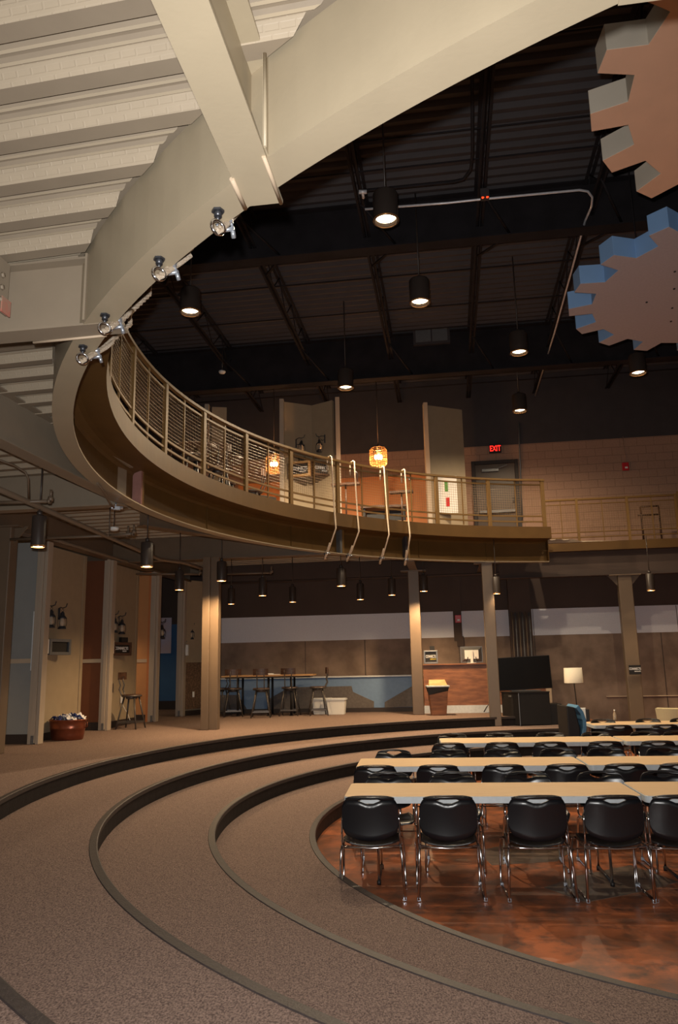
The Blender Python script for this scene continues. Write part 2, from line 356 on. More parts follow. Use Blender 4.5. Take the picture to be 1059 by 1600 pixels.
# channel girder in tan outside, bronze inside
AG = frange(94.2, 322, 190)
prof = [(7.745, 3.945), (7.91, 3.945), (7.91, 4.44), (7.745, 4.44), (7.745, 4.425), (7.80, 4.420), (7.87, 4.395), (7.893, 4.36), (7.893, 4.02), (7.87, 3.985), (7.80, 3.966), (7.745, 3.96)]
b = MB(); b.sweep(prof, GC, AG, mi=[0, 0, 0, 1, 1, 1, 1, 1, 1, 1, 1, 0])
g = tag(b.obj('curved_girder', [M_tan, M_bronze]), 'long curved steel channel girder ringing the balcony, tan outside and bronze inside', 'girder')
b = MB(); b.sweep([(7.49, 4.425), (7.75, 4.425), (7.75, 4.44), (7.505, 4.44), (7.505, 4.66), (7.62, 4.66), (7.62, 4.675), (7.49, 4.675)], GC, AG); b.obj('edge_plate', M_bronze, g)
for a in (104.3, 116.0, 139.5, 156.0, 189.0, 214.0):
    b = MB(); b.box(P2(GC, 7.884, a, 4.19), (.02, .006, .42), rot=R(a)); b.obj('weld_seam', M_bronze, g)

def ibeam(name, label, p, q, zb, zt, w=.18, m=M_tan2, cat='beam', group=None, struct_=False, extra=None):
    p = Vector(p); q = Vector(q); d = (q - p); d.z = 0; ln = d.length; d.normalize(); n = Vector((-d.y, d.x, 0)); b = MB()
    def slab(a, c, hw, z0, z1, mi=0):
        vs = [x + n * s * hw + Vector((0, 0, z)) for x in (a, c) for s in (-1, 1) for z in (z0, z1)]
        b.add(vs, [(0, 1, 3, 2), (4, 6, 7, 5), (0, 4, 5, 1), (2, 3, 7, 6), (0, 2, 6, 4), (1, 5, 7, 3)], mi)
    p = Vector((p.x, p.y, 0)); q = Vector((q.x, q.y, 0))
    slab(p, q, w / 2, zb, zb + .014); slab(p, q, w / 2, zt - .014, zt); slab(p, q, .006, zb + .014, zt - .014)
    o = b.obj(name, m)
    return struct(o) if struct_ else tag(o, label, cat, group)
# the beam over the viewer, its end notched past the girder
o = ibeam('steel_beam', 'broad tan beam running overhead from the top edge to the girder, end cut square', W(-.745, -2.5), W(-.745, 3.03), 3.94, 4.42, .178, M_tan)
def stiff(o, P, h0, h1, rot, wid=.15):
    b = MB(); b.box((P[0], P[1], (h0 + h1) / 2), (wid, .012, h1 - h0), rot=rot)
    return b
b = MB(); b.box(W(-.655, 2.74, 4.19), (.012, .14, .47), rot=-YAW); b.tube([W(-.652, 2.67, 3.958), W(-.652, 2.67, 4.40)], .008, 6); b.obj('stiffener_plate', M_tan, o)
b = MB(); b.tube([W(-.665, 2.70, 3.938), W(-.665, 3.03, 3.938)], .009, 7); b.tube([W(-.835, 2.82, 3.938), W(-.835, 3.04, 3.938)], .011, 7); b.obj('weld_bead', M_strip, o)
o = ibeam('steel_beam', 'short tan beam end poking past the curved girder above the terracotta gear', W(.72, -2.5), W(.72, 2.18), 3.94, 4.42, .178, M_tan)
o = ibeam('steel_beam', 'tan cross beam joining the curved girder beside the bolted red-primed bracket', W(-9, 4.12), W(-1.90, 4.12), 3.94, 4.40, .16, M_tan2)
b = MB(); b.tube([W(-2.55, 4.215, 3.938), W(-2.05, 4.20, 3.938)], .010, 7); b.obj('weld_bead', M_strip, o)
b = MB(); b.box(W(-2.10, 4.05, 4.17), (.014, .12, .44), rot=-YAW); b.obj('stiffener_plate', M_tan2, o)
o = ibeam('steel_beam', 'tan beam with red primer smear and bolts at the left edge, framing into the cross beam', W(-2.76, -2.5), W(-2.76, 4.0), 4.02, 4.40, .17, M_tan2)
b = MB(); b.box(W(-2.62, 3.93, 4.2), (.012, .16, .34), rot=-YAW)
b.obj('clip_angle', M_tan2, o); b = MB(); b.box(W(-2.60, 3.97, 4.07), (.010, .09, .10), rot=-YAW); b.obj('primer_patch', M_primer, o)
b = MB()
for z in (4.1, 4.18, 4.26): b.lathe([(0, .012), (.016, .012), (.018, 0), (0, 0)], (0, 0, 0), 6); vv = b.v[-24:]; b.v[-24:] = [tuple(W(-2.61, 3.93, z) + Vector((p[2] * c8, -p[2] * s8, 0)) + Vector((p[0] * s8, p[0] * c8, p[1]))) for p in vv]
b.obj('bolt', M_tan2, o)
ibeam('steel_beam', 'long tan-grey beam running back under the balcony tangent to the girder', W(-4.03, 4.25), W(-4.03, 8.98), 3.94, 4.42, .18, M_tan2)
ibeam('steel_beam', 'grey-tan cross beam behind the small galvanised clamp, ending at the paired girder plates', W(-12, 9.1), W(-4.09, 9.1), 3.94, 4.42, .18, M_tan2)
ibeam('steel_beam', 'dark cross beam over the tall brown column with the amber-lit face', W(-12, 14.3), W(-2.30, 14.3), 3.94, 4.42, .18, M_col)
ibeam('steel_beam', 'brown beam running back to the rear wall over the column next to the trash can', W(-.76, 15.75), W(-.76, 18.85), 3.94, 4.42, .18, M_col)
ibeam('steel_beam', 'brown stub beam behind the column that carries the girder end', W(.80, 16.62), W(.80, 18.85), 3.94, 4.42, .18, M_col)
ibeam('steel_beam', 'dark beam crossing above the sliding wall panels', W(-6.6, 9.2), W(-6.6, 14.2), 3.98, 4.42, .2, M_col)
ibeam('steel_beam', 'dark beam deeper in above the stone-clad wing wall', W(-6.6, 14.4), W(-6.6, 18.8), 3.98, 4.42, .2, M_col)
ibeam('steel_beam', 'dark tapered beam reaching the girder beyond the brown column', W(-4.6, 10.8), W(-3.05, 13.4), 4.0, 4.42, .16, M_col)
ibeam('bridge_beam', 'brown beam carrying the straight bridge at the back', W(1.2, 17.9), W(8.95, 17.9), 3.72, 4.30, .2, M_walldark)
b = MB(); b.uvbox(2.15, 5.42, BV0, BV0 + .06, 4.30, BZ + .01); b.uvbox(2.15, 5.42, BV0 - .04, BV0 + .02, 4.29, 4.305)
tag(b.obj('bridge_fascia', M_bronze), 'orange-brown edge plate along the straight bridge under its railing', 'fascia')
b = MB(); b.uvbox(5.5, 8.9, BV0 - .02, BV0 + .06, 4.32, BZ + .03); tag(b.obj('stair_stringer', M_bronze), 'short bronze stair stringer at the far right edge of the bridge', 'stringer')

# paired splice plates where beams meet the channel
def plates(P, a, m2, label, w=.11):
    e = empty('splice_plate', (P.x, P.y, 3.96), R(a), label, 'steel plate')
    b = MB(); b.box((-.0, -.027, .235), (.12, .045, .47)); b.obj('plate', M_rail, e); b = MB(); b.box((-.0, .026, .235), (.12, .05, .47)); b.obj('filler_plate', m2, e)
P_ = P2(GC, 7.83, 171.7, 0); plates(P_, 171.7 , M_pink, 'olive and pinkish steel plates standing in the girder above the galvanised clamp')
P_ = P2(GC, 7.83, 130.6, 0); plates(P_, 130.6, M_grey, 'grey steel plate in the girder just behind the first hanging rope')
P_ = P2(GC, 7.83, 118.5, 0); plates(P_, 118.5, M_dark, 'dark paired steel plates in the girder behind the fourth hanging rope')
b = MB(); b.box(P2(GC, 7.82, 94.4, 4.20), (.02, .30, .02), rot=R(94.4)); b.box(P2(GC, 7.83, 94.2, 4.19), (.17, .012, .48), rot=R(94.2)); tag(b.obj('girder_end_plate', M_bronze), 'bronze end plate closing the curved girder at its free end', 'steel plate')

# ---- columns
def column(P, z0, z1, w, d, label, cap=True, gus=False):
    e = empty('column', (P[0], P[1], z0), -YAW, label, 'column'); h = z1 - z0
    b = MB(); b.box((0, 0, h / 2), (w, d, h)); b.obj('shaft', M_col, e, bevel=.012)
    if cap: b = MB(); b.box((0, 0, h - .01), (w * 2.3, d * 1.5, .02)); b.obj('cap_plate', M_col, e)
    if gus:
        for s in (-1, 1):
            b = MB(); x0 = s * w / 2; pts = [(x0, 0), (x0 + s * .22, 0), (x0, -.25)]
            vs = [(p[0], y, h + p[1]) for y in (-.006, .006) for p in pts]; b.add(vs, [(0, 1, 2), (3, 5, 4), (0, 3, 4, 1), (1, 4, 5, 2), (2, 5, 3, 0)]); b.obj('gusset', M_col, e)
    return e
def ctr(x, y, z, d): P = atZ(x, y, z); u, v = UV(P); return W(u, v + d / 2)
C_A = ctr(325, 1141, TOP, .24)
e = empty('column', (C_A.x, C_A.y, TOP), -YAW, 'tall brown column beside the high tables, its side glowing amber', 'column')
b = MB(); b.box((-.075, 0, 1.61), (.14, .27, 3.22)); b.obj('shaft', M_col, e, bevel=.008); b = MB(); b.box((.07, .03, 1.61), (.16, .17, 3.22)); b.obj('side_shaft', M_col, e, bevel=.006)
column(ctr(654, 1117, TOP, .2), TOP, 3.94, .25, .2, 'brown column just left of the plywood counter and trash can')
column(ctr(775, 1135, .54, .2), .54, 3.94, .235, .2, 'brown column under the free end of the curved girder, in front of the television')
column(atV(992, 1090, 17.9).xy.to_3d(), 0, 3.72, .3, .2, 'brown column under the straight bridge bearing a small sign', gus=True)
column(atZ(3, 1178, TOP) + Vector((-.12, 0, 0)), TOP, 3.98, .22, .2, 'brown column cut by the left edge, next to the blue-grey panel', gus=True)
# pilaster with conduits on the back wall
PP = atV(815, 1000, VB - .2); pu = UV(PP)[0]
b = MB(); b.uvbox(pu - .26, pu + .26, VB - .25, VB - .012, 0, 3.95); pe = tag(b.obj('wall_pilaster', M_walldark), 'dark pilaster on the back wall behind the television with pipes down it', 'pilaster')
for k in range(6): u = pu - .2 + k * .08; b = MB(); b.tube([W(u, VB - .285, 1.0), W(u, VB - .285, 3.0 - .02 * (k % 2))], .016, 7); b.obj('conduit', M_grey if k % 2 else M_col, pe)
# ================================================================== RAILINGS
def wires(b, f, L, z0, z1, dx=.052, dz=.052, nseg=4, r=.0026):
    """welded mesh between along-positions 0..L; f(s, z) -> point"""
    n = max(2, round(L / dx))
    for i in range(1, n):
        s = L * i / n; b.tube([f(s, z0), f(s, z1)], r, 4, caps=False)
    m = max(2, round((z1 - z0) / dz))
    for j in range(1, m):
        z = z0 + (z1 - z0) * j / m; b.tube([f(L * k / nseg, z) for k in range(nseg + 1)], r, 4, caps=False)
RRL = 7.56
rail = empty('curved_railing', P2(GC, RRL, 180, DECK), 0, 'bronze curved railing with welded wire mesh round the balcony edge', 'railing')
off = -Vector(rail.location)
def kid(b, name, m):
    b.v = [tuple(Vector(v) + off) for v in b.v]; return b.obj(name, m, rail)
posts = [95.0 + 9.41 * k for k in range(16)]
f_ = lambda z, rr=RRL: (lambda a: P2(GC, rr, a, z))
b = MB(); b.sweep([(RRL - .03, 5.70), (RRL + .03, 5.70), (RRL + .03, 5.74), (RRL - .03, 5.74)], GC, frange(94.6, posts[-1], 150)); kid(b, 'top_rail', M_rail)
for z in (5.60, 4.90, 4.78):
    b = MB(); b.sweep([(RRL - .012, z), (RRL + .012, z), (RRL + .012, z + .03), (RRL - .012, z + .03)], GC, frange(94.8, posts[-1], 150)); kid(b, 'mid_rail' if z > 5 else 'lower_rail', M_rail)
for a in posts:
    b = MB(); b.box(P2(GC, RRL, a, 5.18), (.05, .075, 1.05), rot=R(a)); kid(b, 'post', M_rail)
for k in range(len(posts) - 1):
    a0, a1 = posts[k], posts[k + 1]; am = (a0 + a1) / 2
    b = MB(); b.box(P2(GC, RRL, am, 5.20), (.022, .022, 1.0), rot=R(am)); kid(b, 'stiffener', M_rail)
    b = MB(); L = RRL * R(a1 - a0)
    wires(b, lambda s, z: P2(GC, RRL, a0 + math.degrees(s / RRL), z), L, 4.92, 5.60, nseg=5, r=.0031); kid(b, 'wire_mesh', M_wire)
# straight railing along the bridge
def straight_rail(label, pts, zb, hgt, name='straight_railing'):
    o = empty(name, pts[0] + Vector((0, 0, zb)), -YAW, label, 'railing'); inv = o.matrix_basis.inverted() if 0 else None
    O = pts[0] + Vector((0, 0, zb)); Rm = Matrix.Rotation(YAW, 3, 'Z')
    def kd(b, nm, m): b.v = [tuple(Rm @ (Vector(v) - O)) for v in b.v]; return b.obj(nm, m, o)
    p, q = pts[0], pts[-1]
    for z, w, nm in ((hgt - .03, .05, 'top_rail'), (hgt - .14, .024, 'mid_rail'), (.24, .024, 'lower_rail'), (.12, .024, 'lower_rail')):
        b = MB(); b.tube([p + Vector((0, 0, zb + z)), q + Vector((0, 0, zb + z))], w / 2, 6, smooth=False); kd(b, nm, M_rail)
    for t in pts: b = MB(); b.box(t + Vector((0, 0, zb + hgt / 2)), (.055, .045, hgt), rot=-YAW); kd(b, 'post', M_rail)
    for t, s in zip(pts, pts[1:]):
        b = MB(); b.box((t + s) / 2 + Vector((0, 0, zb + hgt / 2)), (.02, .02, hgt - .05), rot=-YAW); kd(b, 'stiffener', M_rail)
        L = (s - t).length; b = MB(); wires(b, lambda a, z: t.lerp(s, a / L) + Vector((0, 0, zb + z)), L, .25, hgt - .14, nseg=1, r=.0035); kd(b, 'wire_mesh', M_wire)
    return o
U1 = [2.32, 3.05, 4.17, 5.24]
straight_rail('orange-brown straight mesh railing along the back bridge', [W(u, BV0 + .03) for u in U1], BZ, 1.04)
straight_rail('mesh railing section past the bridge corner, at the right edge of the photo', [W(5.30, BV0 + .03), W(6.6, BV0 + .03)], BZ + .03, 1.06)
o = empty('stair_gate', W(4.78, BV0 + .5, BZ), -YAW, 'small dark mesh gate panel standing behind the bridge railing', 'gate')
b = MB()
for x in (-.2, .2): b.tube([(x, 0, 0), (x, 0, .86)], .022, 6)
b.tube([(-.2, 0, .86), (.2, 0, .86)], .02, 6); b.tube([(-.28, 0, .66), (.2, 0, .66)], .02, 6); b.obj('frame', M_woodd, o)
b = MB(); wires(b, lambda s, z: Vector((-.18 + s, 0, z)), .36, .05, .64, nseg=1); b.obj('wire_mesh', M_wire, o)
b = MB()
for dz in (0, -.25): b.tube([W(5.27, BV0 + .1, BZ + .80 + dz), W(5.9, BV0 + .1, BZ + .62 + dz), W(6.5, BV0 + .1, BZ + .42 + dz)], .02, 7)
tag(b.obj('stair_handrail', M_rail), 'pair of sloping bronze stair handrails beside the bridge corner', 'handrail')

# ================================================================== ROPES
def eyebolt(o, P, out):
    b = MB(); b.tube([P, P + Vector((0, 0, -.034))], .018, 10); b.lathe([(0, 0), (.030, 0), (.030, -.010), (0, -.010)], P, 6, smooth=False); b.tube([P + Vector((0, 0, -.028)), P + Vector((0, 0, -.052))], .010, 8); b.obj('bolt', M_iron, o)
    c = P + Vector((0, 0, -.086)); b = MB(); n = 18; ax = Vector((out.x, out.y, 0))
    b.tube([c + (ax * math.cos(2 * PI * k / n) + Vector((0, 0, 1)) * math.sin(2 * PI * k / n)) * .034 for k in range(n + 1)], .0085, 8, caps=False); b.obj('ring', M_chrome, o)
    return c
def rope(ang, ang2, label, near, tail=True, bend=None):
    """tied at an eye bolt under the girder, passing outside the edge plate up to the top rail"""
    P = P2(GC, 7.835, ang, 3.945); inn = -(P2(GC, 1, ang, 0) - GC)
    o = empty('rope', P, 0, label, 'rope', None); o.location = (0, 0, 0)
    c = eyebolt(o, P, inn); tp = P2(GC, 7.44, ang2, 4.36); tq = P2(GC, 7.47, ang2, 4.68); tr = P2(GC, 7.49, ang2 + .25, 5.75)
    low = c + Vector((0, 0, -.012)) + inn * .012; k1 = c.lerp(tp, .14) + Vector((0, 0, -.02)); k2 = c.lerp(tp, .38) + Vector((0, 0, -.035))
    b = MB(); rr = .0145
    pts = [low, k1, k2, tp, tq, tr, tr + Vector((0, 0, .02)) - inn * .04, tr - inn * .12 + Vector((0, 0, 0)), tr - inn * .13 + Vector((0, 0, -.25))]
    # finer twist: three strands
    fine = []
    for i in range(len(pts) - 1):
        n = max(2, int((pts[i + 1] - pts[i]).length / .012)) if i < 4 and near else 4
        fine += [pts[i].lerp(pts[i + 1], k / n) for k in range(n)]
    fine.append(pts[-1])
    if near:
        for s in range(3):
            q = []
            for i, p in enumerate(fine):
                d = (fine[min(i + 1, len(fine) - 1)] - fine[max(i - 1, 0)]).normalized(); a = d.cross(Vector((.3, .2, 1))).normalized(); a2 = d.cross(a); th = i * .42 + s * 2.094
                q.append(p + (a * math.cos(th) + a2 * math.sin(th)) * .0085)
            b.tube(q, .0102, 6)
    else: b.tube(fine, rr, 7)
    b.obj('cord', M_rope, o)
    # rope doubled back through the ring, with its cut tail
    b = MB(); side = inn.cross(Vector((0, 0, 1))).normalized()
    t0 = c + Vector((0, 0, -.028)) + side * .012; t1 = k1 + side * .018 + Vector((0, 0, -.012)); t2 = k2.lerp(tp, .1) + side * .03 + Vector((0, 0, -.02 if tail else .0))
    b.tube([low - inn * .02, t0, t1, t2, t2 + (t2 - t1) * .35 + side * (.05 if tail else 0)], .0155, 8); b.obj('tail', M_rope, o)
    m = k1.lerp(k2, .35); d = (k2 - k1).normalized(); b = MB()
    x = d.cross(Vector((0, 0, 1))).normalized(); y = d.cross(x)
    K = 1.45; x = x * K; y = y * K
    b.tube([m - x * .024 - y * .03, m - x * .024 + y * .03], .0075, 6); b.tube([m + x * .024 - y * .03, m + x * .024 + y * .03], .0075, 6)
    b.tube([m - x * .03 - y * .012, m + x * .03 - y * .012], .017, 6); b.tube([m - x * .03 + y * .016, m + x * .03 + y * .016], .012, 6); b.tube([m + x * .024 + y * .02, m + x * .024 + y * .045], .012, 6); b.obj('clamp', M_zinc, o)
def angZ(x, y): P = atZ(x, y, 3.945); return math.degrees(math.atan2(P.y - GC.y, P.x - GC.x)) % 360
nr = [angZ(333, 325), angZ(241, 401), angZ(161, 491), angZ(131, 541)]
wrd = ['topmost rope knotted under the near girder, its clamp against the square beam end', 'rope with a splayed tail, second below the square beam end', 'thick clamped rope just above the notch of the cross beam', 'lowest near rope, tied below the cross beam notch in front of the mesh']
shift = [-2.6, -2.2, -3.0, -3.2]
for i in range(4): rope(nr[i], nr[i] + shift[i], wrd[i], True, tail=i in (1, 3))
fr = [(508, 864, 524, 822), (540, 868, 560, 826), (588, 873, 607, 831), (625, 876, 640, 838)]
wrd = ['hanging rope crossing the railing post in front of the beige folded panels', 'hanging rope just past the terracotta wall corner, second from the beige panels', 'hanging rope beside the dark desk, third from the beige panels', 'slanting hanging rope nearest the white poster']
for i, (x, y, x2, y2) in enumerate(fr):
    a = angZ(x, y); d = ray(x2, y2); g2 = Vector((GC.x, GC.y, 0)); aa = d.x ** 2 + d.y ** 2; bb = -2 * (d.x * g2.x + d.y * g2.y); cc = g2.x ** 2 + g2.y ** 2 - 7.45 ** 2; t = (-bb + math.sqrt(bb * bb - 4 * aa * cc)) / (2 * aa)
    rope(a, math.degrees(math.atan2(t * d.y - GC.y, t * d.x - GC.x)), wrd[i], False, tail=False)
# plank shelves slung beyond the ropes
for (x0, y0, x1, y1, lb) in ((518, 759, 562, 755, 'rough wooden plank shelf behind the first two hanging ropes'), (609, 771, 645, 767, 'rough wooden plank shelf behind the last two hanging ropes')):
    p, q = atD(x0, y0, 15.6), atD(x1, y1, 15.5); o = empty('plank_shelf', (p + q) / 2, 0, lb, 'shelf'); d = (q - p)
    b = MB(); b.box((0, 0, 0), (d.length, .16, .045), rot=math.atan2(d.y, d.x)); b.obj('plank', M_woodd, o)
    b = MB(); k = d * .42; b.tube([k + Vector((0, 0, -.9 if 0 else 0)), k + Vector((0, 0, .22)), k + Vector((-.06, 0, .30))], .012, 6); b.obj('bracket', M_iron, o)
    b = MB(); b.tube([(0, 0, -.02), (0, 0, -(p.z - DECK))], .02, 6); b.obj('leg', M_woodd, o)

# ================================================================== PENDANT LAMPS
def spot(name, P, E, size=110, blend=.6, col=(1, .77, .50), r=.05):
    l = bpy.data.lights.new(name, 'SPOT'); l.energy = E; l.spot_size = R(size); l.spot_blend = blend; l.color = col; l.shadow_soft_size = r
    o = bpy.data.objects.new(name, l); COL.objects.link(o); o.location = P; return o
def pendant(loc, d, h, rod, label, E, glow, group, size=110):
    e = empty('pendant_lamp', loc, 0, label, 'lamp', group)
    r = d / 2; b = MB(); b.lathe([(0, h), (r * .35, h), (r * .9, h - r * .1), (r, h - r * .25), (r, .012), (r, 0), (r * .93, 0), (r * .88, h * .25), (r * .7, h * .3), (0, h * .3)], n=28); b.obj('shade', M_lamp, e)
    b = MB(); b.lathe([(r * 1.0, .001), (r * 1.05, .006), (r * 1.03, .02), (r * .99, .022), (r * .9, .001)], n=28); b.obj('rim', M_brass, e)
    b = MB(); q = .0 if d > .25 else -.035; b.lathe([(0, h * (.07 + q * 1.6)), (r * .3, h * (.045 + q)), (r * .64, h * (.10 + 2 * q)), (r * (.8 if d > .25 else .92), h * (.13 + 2.6 * q)), (0, h * .14)], n=20); b.obj('bulb', glow, e)
    b = MB(); b.tube([(0, 0, h), (0, 0, h + rod)], .011 if d > .25 else .009, 7); b.lathe([(0, h + .05), (.03, h + .05), (.03, h), (0, h)], n=10); b.obj('stem', M_lamp, e)
    s = spot('lamp_light', Vector(loc) + Vector((0, 0, -.012)), E, size, col=(1, .77, .50) if d > .25 else (1, .66, .34)); return e
UP = [(603, 346, 9.3, 'largest high pendant lamp, hanging in front of the white conduit'), (297, 489, 11.1, 'high pendant lamp alone on the girder side, beyond the near curved girder'),
      (656, 474, 11.4, 'high pendant lamp directly below the largest one'), (540, 607, 14.7, 'high pendant lamp over the beige folded panels'),
      (811, 552, 14.2, 'high pendant lamp by the conduit run, higher of the two above the exit sign'), (997, 584, 15.5, 'high pendant lamp below the grey-blue gear'), (812, 643, 16.9, 'smallest high pendant lamp, just above the exit sign')]
for x, y, D, lb in UP:
    d = ray(x, y); t = (7.20 - H) / d.z; P = Vector((t * d.x, t * d.y, 7.20)); pendant(P, .31, .40, 9.1 - 7.6, lb, {540: 1150, 812: 380, 811: 360}.get(x, 230), M_bulb, 'high pendant lamps', size=164 if x in (540, 812) else 140)
LO = [(59, 855, 'large dark cylinder lamp in front of the blue-grey panel'), (229, 886, 'dark cylinder lamp in front of the peach panel'), (280, 922, 'dark cylinder lamp in front of the stone-clad wing wall'),
      (346, 908, 'dark cylinder lamp right beside the amber-lit column'), (410, 931, 'dark cylinder lamp over the high tables, on a long pipe branch'), (361, 944, 'small farther cylinder lamp between two bigger ones past the amber-lit column'),
      (533, 916, 'dark cylinder lamp under the first hanging ropes'), (563, 937, 'small far cylinder lamp under the third hanging rope'), (662, 924, 'dark cylinder lamp next to the column by the plywood counter'),
      (776, 928, 'cylinder lamp half hidden behind the column in front of the television'), (1017, 923, 'cylinder lamp under the bridge beside the signed column')]
DL = [8.6, 10.8, 13.8, 13.9, 14.7, 17.4, 14.2, 17.3, 16.6, 17.8, 17.2]
for (x, y, lb), D in zip(LO, DL):
    d = ray(x, y); DO = {346: 13.85, 662: 16.75, 533: 14.95, 229: 10.85}; zl = 3.25 if x not in DO else H + DO[x] * d.z / d.y; t = (zl - H) / d.z; P = Vector((t * d.x, t * d.y, zl)); pendant(P, .16 if zl == 3.25 else .18, .37, 4.42 - .37 - zl, lb, {346: 420, 662: 420, 776: 12}.get(x, 45), M_bulbs, 'cylinder lamps under the balcony', size=150 if x in (346, 662) else 125)
# hidden farther ones of the same row light the booths
for u, v, E in ((-9.2, 10.5, 140), (-8.2, 13.0, 60), (-8.0, 15.4, 120), (-8.5, 18.9, 40), (6.6, 16.6, 120), (-1.2, 16.4, 60), (-3.6, 17.4, 50)):
    P = W(u, v, 3.3); pendant(P, .16, .37, .75, 'dark cylinder lamp deeper under the balcony, hidden behind walls and columns', E, M_bulbs, 'cylinder lamps out of sight', size=130)
# woven wire drum lamps upstairs
def drum(P, label, E=35):
    e = empty('wire_drum_lamp', P, 0, label, 'lamp'); b = MB(); r = .2
    for k in range(22): a = 2 * PI * k / 22; b.tube([(r * math.cos(a) * q, r * math.sin(a) * q, z) for q, z in ((.8, -.2), (.98, -.14), (1, 0), (.98, .14), (.8, .2))], .004, 4, caps=False)
    for z in (-.2, -.15, -.1, -.05, 0, .05, .1, .15, .2): rr = r * (.8 if abs(z) > .19 else .98 if abs(z) > .13 else 1); b.tube([(rr * math.cos(2 * PI * k / 24), rr * math.sin(2 * PI * k / 24), z + .008 * math.sin(k * 2.1)) for k in range(25)], .005, 4, caps=False)
    b.obj('wire_shade', M_brass, e); b = MB()
    for dx in (-.06, .0, .06): b.lathe([(0, -.07), (.03, -.04), (.035, 0), (.018, .05), (0, .06)], (dx, 0, 0), 12)
    b.obj('bulb', M_fil, e); b = MB(); b.tube([(0, 0, .06), (0, 0, .3)], .03, 10); b.tube([(0, 0, .3), (0, 0, 9.1 - P.z)], .01, 6); b.obj('cord', M_lamp, e)
    l = bpy.data.lights.new('drum_light', 'POINT'); l.energy = E; l.color = (1, .5, .2); l.shadow_soft_size = .08; lo = bpy.data.objects.new('drum_light', l); COL.objects.link(lo); lo.location = P + Vector((0, 0, -.0))
drum(atV(428, 725, 17.0), 'glowing wire drum lamp behind the railing, beside the beige folded panels', 120); drum(atV(591, 714, 16.6), 'glowing wire drum lamp above the railing in front of the terracotta half wall', 170)

# ================================================================== PIPES, CONDUITS, DETECTORS
def pipe(name, label, pts, r, m, cat='pipe', n=10):
    b = MB(); b.tube(pts, r, n); return tag(b.obj(name, m), label, cat)
ZP = 3.72
p0, p1 = atZ(0, 765, ZP), atZ(236, 868, ZP)
b = MB(); q = p0 + (p0 - p1) * .3; r_ = p1 + (p1 - p0) * .10; b.tube([q, p1, r_, r_ + W(.25, .5, 0) * 1.0, r_ + W(.3, 1.6, 0)], .032, 12)
e = tag(b.obj('sprinkler_pipe', M_col), 'long painted sprinkler main slanting under the balcony past the cylinder lamps', 'pipe')
def branch(x0, y0, x1, y1, z=ZP):
    a, c = atZ(x0, y0, z), atZ(x1, y1, z); b = MB(); b.tube([a, c], .02, 9); b.tube([c, c + Vector((0, 0, .05))], .03, 9); b.tube([c + Vector((0, 0, .05)), c + Vector((0, 0, .13))], .016, 8); b.tube([c + (a - c).normalized() * .03, c], .03, 9); b.obj('branch', M_col, e)
for q in ((-20, 786, 79, 783), (160, 838, 209, 834), (16, 843, 200, 836), (355, 897, 424, 895), (212, 897, 312, 897)): branch(*q)
pipe('conduit', 'thin painted conduit bending down in front of the first cross beam', [atZ(-5, 717, 4.1), atZ(22, 727, 4.1), atZ(40, 738, 4.05), atZ(44, 748, 3.98), atZ(45, 781, 3.80)], .012, M_col)
pipe('conduit', 'thin painted conduit running down to the galvanised clamp', [atZ(152, 755, 3.92), atZ(160, 765, 3.9), atZ(172, 787, 3.86), atZ(178, 793, 3.86)], .014, M_col)
pipe('hanger_rod', 'thin hanger rod beneath the galvanised clamp', [atZ(172, 793, 3.86), atZ(172, 793, 3.86) - Vector((0, 0, .34))], .006, M_lamp, 'rod')
P_ = atZ(182, 794, 3.87); e = empty('beam_clamp', P_, .4, 'shiny galvanised beam clamp at the girder foot', 'clamp')
b = MB(); b.box((0, 0, .0), (.09, .05, .05)); b.tube([(-.07, 0, .0), (.08, 0, .01)], .022, 10); b.obj('body', M_zinc, e, bevel=.006); b = MB(); b.tube([(-.01, 0, .02), (-.01, 0, .07)], .01, 8); b.obj('bolt', M_zinc, e)
pipe('conduit', 'long horizontal pipe near the back wall behind the lamps', [W(-6, 18.3, 3.9), W(8.8, 18.3, 3.9)], .03, M_walldark)
pipe('conduit', 'pipe crossing in front of the wing walls below the balcony', [atV(20, 840, 10.6), atV(330, 866, 14.6)] and [W(-6.3, 11.0, 3.95), W(-6.3, 18.0, 3.95)], .03, M_col)
def detector(P, label, sgn=-1):
    e = empty('smoke_detector', P, 0, label, 'smoke detector'); b = MB(); b.lathe([(0, 0), (.07, 0), (.075, sgn * .02), (.06, sgn * .045), (.03, sgn * .055), (0, sgn * .055)], n=18); b.obj('body', M_white, e)
    b = MB(); b.tube([(0, 0, 0), (0, 0, .5 if P.z > 5 else .3)], .008, 6); b.obj('stem', M_lamp, e)
detector(atZ(178, 824, 3.9), 'white smoke detector under the balcony behind the sprinkler branch')
detector(atZ(347, 580, 8.1), 'white smoke detector high up beyond the curved railing'); detector(atZ(833, 652, 8.0), 'white smoke detector near the high pendant lamp above the exit sign')
